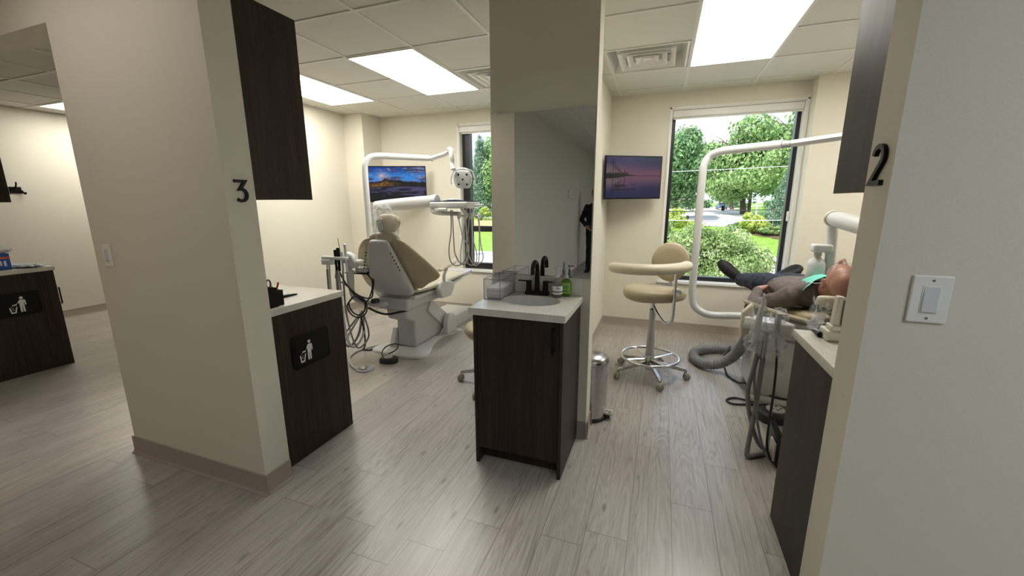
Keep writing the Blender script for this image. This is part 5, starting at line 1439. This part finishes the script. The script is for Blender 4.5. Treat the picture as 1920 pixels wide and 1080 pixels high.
# shoes: pointed up and out
for ank, heel, toe in (((.728, 4.31, .748), (.775, 4.335, .700), (.553, 4.375, .893)), ((1.055, 4.33, .778), (1.015, 4.345, .715), (1.235, 4.415, .868))):
    a, h, o_ = V(ank), V(heel), V(toe); d = (o_ - h); L = d.length; d.normalize()
    s = (a - (h + d * .06)); s = (s - d * s.dot(d)).normalized(); up = -d.cross(s).normalized()
    m = MB(); secs = []
    # sections along heel->toe; s = towards the ankle (instep side)
    for q, w_, hgt in ((-.03, .030, .050), (.04, .042, .080), (.22, .045, .092), (.42, .048, .082), (.62, .054, .066), (.80, .055, .052), (.95, .042, .038), (1.04, .020, .018)):
        c = h + d * (L * q)
        secs.append([c + up * (w_ * math.cos(2 * PI * k / 18)) + s * (hgt * .5 + hgt * .5 * math.sin(2 * PI * k / 18)) for k in range(18)])
    m.loft(secs); cap(m, [h + d * .06 + s * .05, a], [.040, .044])
    sh = organic('shoe', m, M['shoe'], t, .006, 2)
    m = MB(); m.loft([[h + d * (L * q) + up * (w_ * c1) + s * z_ for c1, z_ in ((-1, -.006), (1, -.006), (1, .006), (-1, .006))] for q, w_ in ((-.04, .032), (.1, .044), (.4, .046), (.65, .056), (.85, .054), (1.04, .026))])
    m.build('sole', M['shoesole'], sh, bev=.003)
# green face mask lying open on the upper chest
v = []; f = []; nu, nv_ = 16, 10
for i in range(nu + 1):
    for j in range(nv_ + 1):
        a, b = i / nu, j / nv_
        y = 3.09 - .195 * a; x = .835 + .17 * b + .02 * math.sin(a * 3)
        z = .978 + .030 * math.sin(PI * b) - .075 * (1 - b) ** 2 + .012 * math.sin(PI * a) + .003 * math.sin(b * 24) + .026 * a
        v.append(V((x, y, z)))
for i in range(nu):
    for j in range(nv_): f.append((i * (nv_ + 1) + j, i * (nv_ + 1) + j + 1, (i + 1) * (nv_ + 1) + j + 1, (i + 1) * (nv_ + 1) + j))
m = MB(); m._add(v, f); o = m.build('face_mask', M['mask'], t); sd = o.modifiers.new('th', 'SOLIDIFY'); sd.thickness = .003
MB().tube(sm([(.862, 2.89, .992), (.872, 2.83, .99), (.885, 2.77, 1.005)]), .0016, 6).build('ear_loop', M['paper'], o)
# thin glasses
m = MB(); m.tube(sm([(.899, 2.765, 1.022), (.905, 2.752, 1.055), (.915, 2.745, 1.095), (.925, 2.742, 1.118)]), .0018, 6); m.tube(sm([(1.057, 2.765, 1.022), (1.051, 2.752, 1.055), (1.041, 2.745, 1.095), (1.031, 2.742, 1.118)]), .0018, 6)
for s in (-1, 1):
    m.tube([(hx + s * .031 + .022 * math.cos(R(a)), 2.748 + .017 * math.sin(R(a)), 1.122 - .25 * abs(.022 * math.cos(R(a)))) for a in range(0, 360, 24)], .0014, 6, closed=True)
m.tube([(hx - .010, 2.745, 1.124), (hx, 2.742, 1.127), (hx + .010, 2.745, 1.124)], .0014, 6)
m.build('glasses', M['steel'], t)

# ---------------- standing person in black, seen only in the mirror
t = thing('person', 'person in black clothes standing in the corridor, seen only in the mirror', 'person', (-1.34, -4.1, 0))
px_, py_ = -1.34, -4.1
Q = lambda x, y, z: V((px_ + x, py_ + y, z))
m = MB()
m.ell(Q(0, 0, 1.64), .075, .095, .115, seg=24, rings=16); m.ell(Q(0, .03, 1.60), .058, .07, .085)
m.tube([Q(0, .085, 1.65), Q(0, .112, 1.615), Q(0, .10, 1.605)], [.010, .014, .010], 10)
for s in (-1, 1): m.ell(Q(s * .078, 0, 1.63), .010, .018, .030); m.ell(Q(s * .03, .082, 1.665), .014, .008, .008)
cap(m, [Q(0, 0, 1.56), Q(0, -.01, 1.44)], [.056, .062]); cap(m, [Q(0, 0, 1.38), Q(0, 0, 1.0)], [.10, .10])
for s in (-1, 1):
    cap(m, [Q(s * .17, 0, 1.38), Q(s * .27, -.03, 1.12), Q(s * .16, .12, .98)], [.042, .036, .028]); hand(m, Q(s * .155, .13, .975), (-s * .7, .3, -.6), (-s, -.2, 0), (20, 25, 20), side=s)
    cap(m, [Q(s * .09, 0, .95), Q(s * .10, 0, .5), Q(s * .11, -.01, .08)], [.075, .05, .035])
organic('body', m, M['skin'], t, .008, 3)
m = MB(); secs = []
for z, hw, hd_ in ((1.46, .07, .06), (1.42, .15, .085), (1.37, .20, .105), (1.25, .20, .12), (1.10, .18, .115), (.98, .185, .12), (.90, .19, .12)):
    secs.append([Q(hw * math.cos(2 * PI * k / 24), hd_ * math.sin(2 * PI * k / 24), z) for k in range(24)])
m.loft(secs)
for s in (-1, 1): cap(m, [Q(s * .17, 0, 1.38), Q(s * .23, -.02, 1.24), Q(s * .285, -.03, 1.11)], [.062, .058, .05]); cap(m, [Q(s * .285, -.03, 1.11), Q(s * .17, .11, .99)], [.05, .038])
organic('jacket', m, M['cloth_black'], t, .011, 3, .02, .06)
m = MB(); m.ell(Q(0, 0, .92), .175, .115, .10)
for s in (-1, 1): cap(m, [Q(s * .09, 0, .90), Q(s * .10, 0, .5), Q(s * .11, -.01, .10)], [.095, .068, .055])
organic('trousers', m, M['cloth_black'], t, .011, 3, .02, .06)
m = MB(); m.ell(Q(0, -.01, 1.685), .084, .10, .085, seg=24, rings=14); organic('hair', m, M['cloth_black'], t, .008, 2)
for s in (-1, 1):
    m = MB(); cap(m, [Q(s * .11, -.03, .045), Q(s * .115, .10, .040), Q(s * .12, .17, .035)], [.044, .042, .032]); m.box(px_ + s * .115 - .042, px_ + s * .115 + .042, py_ - .07, py_ + .19, 0, .02, .004)
    m.build('shoe', M['shoe'], t)

# ================================================================== OUTSIDE
GY = [-2, 32, 37, 46, 58, 75, 100, 125, 300]; GZ = [-3, -2.9, -2.6, -2.1, -1.5, -.45, -.05, .25, 1.2]
def gz(y):
    for a, b, c, d in zip(GY, GY[1:], GZ, GZ[1:]):
        if a <= y <= b: return c + (d - c) * (y - a) / (b - a)
    return GZ[-1]
v = []; f = []
YY = [5.3, 12, 20, 27, 32, 34.5, 37, 41, 46, 52, 58, 66, 75, 87, 100, 112, 125, 160, 220, 300]; XX = [-140 + 12 * i for i in range(24)]
for y in YY:
    for x in XX: v.append((x, y, gz(y)))
for j in range(len(YY) - 1):
    for i in range(len(XX) - 1): f.append((j * len(XX) + i, j * len(XX) + i + 1, (j + 1) * len(XX) + i + 1, (j + 1) * len(XX) + i))
g = struct(link_mesh('ground_lawn', v, f, M['lawn']))
def patch(name, pts, mat, dz=.03):
    """polygon laid on the sloping ground"""
    P = sm([(a, b, 0) for a, b in pts + [pts[0]]], 4)[:-1]; bm = bmesh.new()
    vs = [bm.verts.new((p.x, p.y, 0)) for p in P]; fc = bm.faces.new(vs)
    bmesh.ops.triangulate(bm, faces=[fc])
    bmesh.ops.subdivide_edges(bm, edges=bm.edges[:], cuts=5, use_grid_fill=True)
    for v_ in bm.verts: v_.co.z = gz(v_.co.y) + dz
    bmesh.ops.recalc_face_normals(bm, faces=bm.faces[:])
    me = bpy.data.meshes.new(name); bm.to_mesh(me); bm.free()
    return struct(_fin(name, me, mat, None, True, 60))
patch('driveway', [(-40, 9), (14, 9), (14, 27), (10.6, 30.5), (9.2, 33.5), (8.3, 36), (7.6, 39), (6.6, 43), (4, 46), (0, 44), (-10, 34), (-40, 31)], M['asphalt'], .04)
patch('road', [(2, 58), (8.6, 57.5), (11.2, 60.5), (14.5, 66), (12.2, 72), (13.8, 79), (14, 95), (19, 118), (30, 150), (22, 152), (12, 128), (-10, 132), (-60, 132), (-60, 118), (3, 116), (7.5, 100), (6.5, 80), (5.2, 70), (-2, 62)], M['asphalt'], .05)
patch('lawn_island', [(9.5, 61), (13.5, 62.5), (13, 64), (10, 63.5)], M['lawn'], .09)
patch('mulch_bed', [(8.8, 50), (10.5, 47.2), (14.2, 48.5), (15, 54), (10, 57)], M['mulch'], .06)
patch('mulch_ring', [(10.2, 46.6), (11.5, 46.0), (13.4, 46.2), (13.4, 47.3), (11.2, 47.5)], M['mulch'], .07)

def foliage_mesh(blobs, n, size, seed, mode='leaf'):
    """n small bent leaf quads spread over the skins of blobs"""
    rnd = random.Random(seed); v = []; f = []
    wts = [b[3] * b[4] for b in blobs]; tot = sum(wts)
    for (cx, cy, cz, rx, rz), w in zip(blobs, wts):
        for _ in range(int(n * w / tot)):
            while True:
                d = Vector((rnd.uniform(-1, 1), rnd.uniform(-1, 1), rnd.uniform(-1, 1)))
                if .05 < d.length < 1: break
            d.normalize(); q = rnd.uniform(.55, 1.10)
            q *= 1 + .16 * noise.noise(d * 2.7 + Vector((cx, cy, cz)))
            c = Vector((cx + d.x * rx * q, cy + d.y * rx * q, cz + d.z * rz * q))
            a = Vector((rnd.gauss(0, 1), rnd.gauss(0, 1), rnd.gauss(0, .6))).normalized(); nn = (d + a * .9).normalized()
            b_ = nn.cross(a).normalized(); c_ = nn.cross(b_)
            s = size * rnd.uniform(.55, 1.3); i = len(v)
            if mode == 'leaf': v += [c - b_ * s, c - c_ * s * .55 + nn * s * .1, c + b_ * s, c + c_ * s * .55 + nn * s * .1]
            else: v += [c - b_ * s * 1.5, c - c_ * s * .3, c + b_ * s * 1.5, c + c_ * s * .3]
            f.append((i, i + 1, i + 2, i + 3))
    return v, f
def crown(seed, r, h, k=14):
    rnd = random.Random(seed); out = [(0, 0, 0, r * .62, h * .62)]
    for i in range(k):
        a = rnd.uniform(0, 2 * PI); e = rnd.uniform(-.75, 1.0); q = rnd.uniform(.5, .78)
        ce = math.sqrt(max(0, 1 - e * e))
        out.append((math.cos(a) * ce * r * q, math.sin(a) * ce * r * q, e * h * q, r * rnd.uniform(.24, .40), h * rnd.uniform(.2, .34)))
    return out
def tree(name, label, cat, x, y, zc, r, h, mat, n, size, seed, trunk=.3, stems=1, group=None, blobs=None, mode='leaf'):
    t = thing(name, label, cat, (x, y, gz(y)), group)
    bl = blobs or crown(seed, r, h)
    v, f = foliage_mesh([(a + x, b + y, c + zc, d, e) for a, b, c, d, e in bl], n, size, seed, mode)
    m = MB(); m.v = v; m.f = f; m.mi = [0] * len(f)
    me = bpy.data.meshes.new('foliage'); me.from_pydata([tuple(q) for q in v], [], f)
    _fin('foliage', me, M[mat], t, False, 30)
    m = MB(); rnd = random.Random(seed)
    nb = 7 if r > 2.6 else 0
    for s in range(stems):
        ox = (s - (stems - 1) / 2) * trunk * 1.6
        top = Vector((x + ox * 3 + rnd.uniform(-.2, .2) * r, y, zc + h * .3)); b = Vector((x + ox, y, gz(y) - .1))
        m.tube(sm([b, b.lerp(top, .35) + Vector((rnd.uniform(-.05, .05) * r, 0, 0)), top], 5), [trunk * (1 - .06 * i) for i in range(11)], 10)
        for k in range(nb):
            q = b.lerp(top, rnd.uniform(.45, 1.0)); a = rnd.uniform(0, 2 * PI)
            e = q + Vector((math.cos(a) * r * rnd.uniform(.5, .9), math.sin(a) * r * .7, h * rnd.uniform(.2, .75)))
            m.tube([q, q.lerp(e, .5) + Vector((0, 0, .05 * h)), e], [trunk * .35, trunk * .2, trunk * .06], 7)
    m.build('trunk', M['bark'], t)
    return t
G = 'street trees behind the window'
tree('maple_tree', 'big pale green tree with a forked trunk in the middle of the wide window', 'tree', 12.6, 76, 7.2, 8.4, 8.6, 'leaf', 19000, .31, 1, .30, 3)
tree('leafy_tree', 'dark green tree at the left edge of the wide window', 'tree', 1.6, 62, 5.4, 4.7, 6.9, 'leaf_d', 13000, .25, 2, .20, 2)
tree('leafy_tree', 'yellowish green tree at the right edge of the wide window', 'tree', 15.8, 60, 7.0, 5.0, 6.2, 'leaf', 9000, .26, 3, .25)
tree('leafy_tree', 'small tree with a thick trunk beside the parked car', 'tree', 13.6, 97, 3.2, 3.4, 2.2, 'leaf_d', 3500, .28, 4, .45)
tree('leafy_tree', 'tree in the gap between the dark left tree and the big pale tree', 'tree', 9.0, 128, 8.5, 6.5, 5.6, 'leaf', 5000, .42, 5, .3, 1, G)
cone = [(0, 0, -2.0 + k * .75, 2.5 * (1 - k * .115), .75) for k in range(8)]
tree('conifer', 'dark bluish conifer at the lower right of the wide window', 'tree', 12.6, 53, .9, 2.4, 3.0, 'leaf_b', 9000, .15, 6, .2, 1, None, cone, 'needle')
tree('shrub', 'round yellow-green shrub at the foot of the dark conifer', 'shrub', 9.5, 50.5, -.80, 1.55, 1.45, 'leaf_y', 6000, .13, 7, .06)
tree('shrub', 'low silvery shrub in the mulch bed below the yellow-green shrub', 'shrub', 10.9, 49, -1.45, 1.5, .55, 'leaf_s', 3000, .11, 8, .05)
tree('shrub', 'low dark shrub left of the round yellow-green shrub', 'shrub', 8.1, 53, -1.3, .95, .8, 'leaf_d', 2000, .11, 18, .05)
bb = crown(9, 2.2, 2.0, 20)
tree('large_bush', 'large silvery green bush filling the lower part of the wide window', 'bush', 2.05, 18, -.80, 2.40, 2.10, 'leaf_s', 36000, .056, 9, .10, 3, None, bb)
tree('large_bush', 'green bush at the lower left corner of the wide window', 'bush', .15, 23, -.85, 1.7, 1.6, 'leaf_s', 10000, .075, 10, .08, 2)
tree('shrub', 'bright green hedge plant left of the road in the wide window', 'shrub', 1.5, 55, -.7, 2.3, 1.4, 'leaf_y', 4000, .13, 11, .06)
# far tree belt
for i, (x, y, zc, r, h, mt) in enumerate(((-6, 140, 7, 8, 7, 'leaf'), (20, 150, 9, 9, 8, 'leaf_d'), (33, 140, 10, 10, 9, 'leaf'), (5, 165, 7, 9, 6.5, 'leaf_d'), (28, 118, 6.5, 6.5, 6, 'leaf_d'), (25, 96, 5.5, 6, 5.5, 'leaf'))):
    tree('distant_tree', ['distant pale green tree beyond the dark left tree of the wide window', 'distant dark tree behind the big pale tree', 'distant broad tree past the right edge of the wide window', 'distant dark tree above the parked car', 'distant dark tree behind the yellowish tree', 'pale tree between the big tree and the yellowish tree'][i], 'tree', x, y, zc, r, h, mt, 3600, .5, 30 + i, .35, 1, 'distant trees')
for i, (x, y, zc, r, h) in enumerate(((-40, 105, 5.5, 8, 6), (-58, 110, 6, 9, 7), (-78, 118, 6.5, 10, 7), (-24, 120, 6, 8, 6), (50, 110, 7, 9, 8), (66, 118, 7, 10, 8))):
    tree('distant_tree', ['distant tree beyond the houses, first past the window of room 3', 'distant wide tree beyond the houses, second past the window of room 3', 'distant tree beyond the houses, outermost past the window of room 3', 'distant tree between the two windows, beyond the lawn', 'distant tree past the right side of the wide window, nearer the road', 'distant tree past the right side of the wide window, outermost of all'][i], 'tree', x, y, zc, r, h, 'leaf' if i % 2 else 'leaf_d', 2600, .6, 60 + i, .35, 1, 'distant trees')
for i, (x, y, w_) in enumerate(((8.5, 112, 3.2), (17, 116, 4.0), (25, 112, 4.0), (2.5, 108, 3.0))):
    tree('shrub', ['dark shrub beyond the road just left of the parked car', 'dark shrub beyond the road behind the small tree with the thick trunk', 'dark shrub beyond the road at the right side of the wide window', 'dark shrub in front of the pale house at the end of the road'][i], 'shrub', x, y, .9, w_, 1.7, 'leaf_d', 2200, .25, 80 + i, .1, 1, 'far shrubs')
# window 3 view
cone = [(0, 0, -5 + k * 1.3, 2.6 * (1 - k * .095), 1.1) for k in range(9)]
tree('conifer', 'tall bluish conifer behind the hanging hoses in the window of room 3', 'tree', -27.2, 60, 5.2, 2.4, 6.0, 'leaf_b', 8000, .2, 51, .2, 1, None, cone, 'needle')
tree('leafy_tree', 'tall light green tree in the window of room 3 beside the mirror wall', 'tree', -25.6, 62, 6.2, 3.6, 5.8, 'leaf', 9000, .22, 52, .3)
tree('shrub', 'small yellow-green shrub above the fence in the window of room 3', 'shrub', -22.0, 50, .35, .9, .7, 'leaf_y', 1500, .12, 53, .05)
t = thing('garden_fence', 'low tan board fence behind the lawn in the window of room 3', 'fence', (-22, 49, gz(49)))
m = MB()
for k in range(34): m.box(-27 + k * .28, -26.74 + k * .28, 49, 49.04, gz(49), gz(49) + 1.25)
m.build('boards', M['fence'], t, smooth=False)
m = MB(); m.box(-27, -17.5, 49.04, 49.1, gz(49) + .3, gz(49) + .4); m.box(-27, -17.5, 49.04, 49.1, gz(49) + .95, gz(49) + 1.05); m.build('rails', M['fence'], t, smooth=False)
def house(label, x, y, w, d, h, rh):
    z = gz(y); t = thing('house', label, 'house', (x, y, z))
    MB().box(x - w / 2, x + w / 2, y, y + d, z - .2, z + h).build('walls', M['siding'], t, smooth=False)
    m = MB(); m.prism([(-w / 2 - .5, z + h), (w / 2 + .5, z + h), (0, z + h + rh)], lambda a, b: (x + a, y - .4, b), lambda a, b: (x + a, y + d + .4, b)); m.build('roof', M['roof'], t, smooth=False)
    for k in (-.28, .28):
        f_ = MB().box(x + k * w - .6, x + k * w + .6, y - .06, y + .02, z + 1.0, z + 2.2).build('window', M['trim'], t, smooth=False)
        MB().box(x + k * w - .5, x + k * w + .5, y - .08, y - .05, z + 1.1, z + 2.1).build('pane', M['carglass'], f_, smooth=False)
house('pale house behind the fence in the window of room 3', -32, 66, 12, 8, 3.0, 2.2)
house('pale house at the end of the road, left part of the wide window', 4.5, 138, 11, 8, 3.0, 2.4)
patch('walkway', [(-17, 24), (-9, 22), (-9, 31), (-13, 33), (-17, 32.5)], M['concrete'], .07)
t = thing('info_board', 'teal and white board outside, low in the window of room 3', 'board', (-14.6, 31, gz(31)))
MB().box(-15.6, -14.7, 31, 31.05, gz(31) + .35, gz(31) + 2.1).build('board', M['paper'], t, smooth=False)
MB().box(-15.55, -14.75, 30.97, 31.0, gz(31) + .95, gz(31) + 1.45).build('teal_panel', M['mask'], t, smooth=False)
m = MB(); m.box(-15.58, -15.52, 31.0, 31.05, gz(31), gz(31) + .4); m.box(-14.8, -14.74, 31.0, 31.05, gz(31), gz(31) + .4); m.build('legs', M['matteblack'], t, smooth=False)

# parked car
t = thing('car', 'blue-grey car parked on the road far beyond the wide window', 'car', (12.0, 99, gz(99)))
cz = gz(99); cxx = 12.0
m = MB()
prof = [(-.95, .35), (-.97, .75), (-.90, .95), (-.72, 1.0), (-.60, 1.45), (-.45, 1.52), (.45, 1.52), (.60, 1.45), (.72, 1.0), (.90, .95), (.97, .75), (.95, .35)]
m.loft([[(cxx + a * s, 99 + yy_, cz + .0 + (b if b < .96 else .96 + (b - .96) * q)) for a, b in prof] for yy_, s, q in ((0, .9, .02), (.15, 1, .05), (1.2, 1, .15), (1.7, 1, .9), (2.4, 1, 1), (3.5, 1, .98), (4.2, .98, .25), (4.5, .92, .1))])
m.build('car_body', M['carblue'], t, ang=30)
m = MB(); m.loft([[(cxx + a, 99 + yy_, cz + b) for a, b in ((-.70, 1.0), (.70, 1.0), (.52, 1.44), (-.52, 1.44))] for yy_ in (1.25, 1.68)][0:1] + [[(cxx + a * .97, 100.66, cz + b + .02) for a, b in ((-.72, .98), (.72, .98), (.55, 1.44), (-.55, 1.44))]])
m.build('windscreen', M['carglass'], t, smooth=False)
for sx in (-1, 1):
    for yy_ in (.8, 3.6):
        MB().lathe([(0, -.1), (.28, -.1), (.33, -.07), (.33, .07), (.28, .1), (0, .1)], (cxx + sx * .85, 99 + yy_, cz + .38), 20, M=Matrix.Rotation(PI / 2, 4, 'Y')).build('wheel', M['rubber'], t)
    MB().ell((cxx + sx * .68, 98.98, cz + .72), .16, .05, .08).build('headlight', M['paper'], t)
t = thing('wheelie_bin', 'small black bin standing in front of the parked car', 'bin', (10.7, 88, gz(88)))
MB().box(10.5, 11.0, 87.8, 88.3, gz(88), gz(88) + 1.0, .05).build('body', M['black'], t)
MB().box(10.47, 11.03, 87.75, 88.35, gz(88) + 1.0, gz(88) + 1.08, .03).build('lid', M['black'], t)
t = thing('mailbox', 'dark mailbox on a post left of the road in the wide window', 'mailbox', (3.0, 57, gz(57)))
MB().box(2.95, 3.05, 57, 57.1, gz(57), gz(57) + 1.0).build('post', M['bark'], t, smooth=False)
MB().box(2.82, 3.18, 56.9, 57.3, gz(57) + 1.0, gz(57) + 1.4, .08).build('box', M['matteblack'], t)
t = thing('utility_pole', 'thin pale utility pole beside the trunk of the big pale tree', 'pole', (10.4, 56, gz(56)))
MB().tube([(10.4, 56, gz(56)), (10.5, 56, 2.1)], .10, 10).build('shaft', M['concrete'], t)
MB().box(10.2, 10.8, 55.95, 56.05, 1.9, 2.0).build('crossarm', M['concrete'], t, smooth=False)
for i, (a, b, l) in enumerate((((-6, 30, 3.45), (20, 30, 4.3), 'highest overhead wire crossing the trees in the wide window'), ((-6, 25, .95), (16, 25, 1.70), 'dark overhead wire crossing just above the parked car'), ((-6, 22, .68), (14, 22, 1.08), 'lowest pale overhead wire crossing the large bush top'))):
    A_, B_ = Vector(a), Vector(b)
    tag(MB().tube([A_.lerp(B_, k / 12) + Vector((0, 0, -.25 * math.sin(PI * k / 12))) for k in range(13)], .018 if i != 1 else .022, 6).build('overhead_wire', M['hoselight'] if i != 1 else M['rubber']), l, 'wire')
# masonry that closes the building around the rooms
struct(MB().box(-8.4, 4.6, 4.905, 5.105, -3.2, -.12).build('wall_exterior_below', M['exterior'], smooth=False))
struct(MB().box(-8.4, 4.6, -6.5, 5.1, 2.83, 2.95).build('roof_slab', M['exterior'], smooth=False))
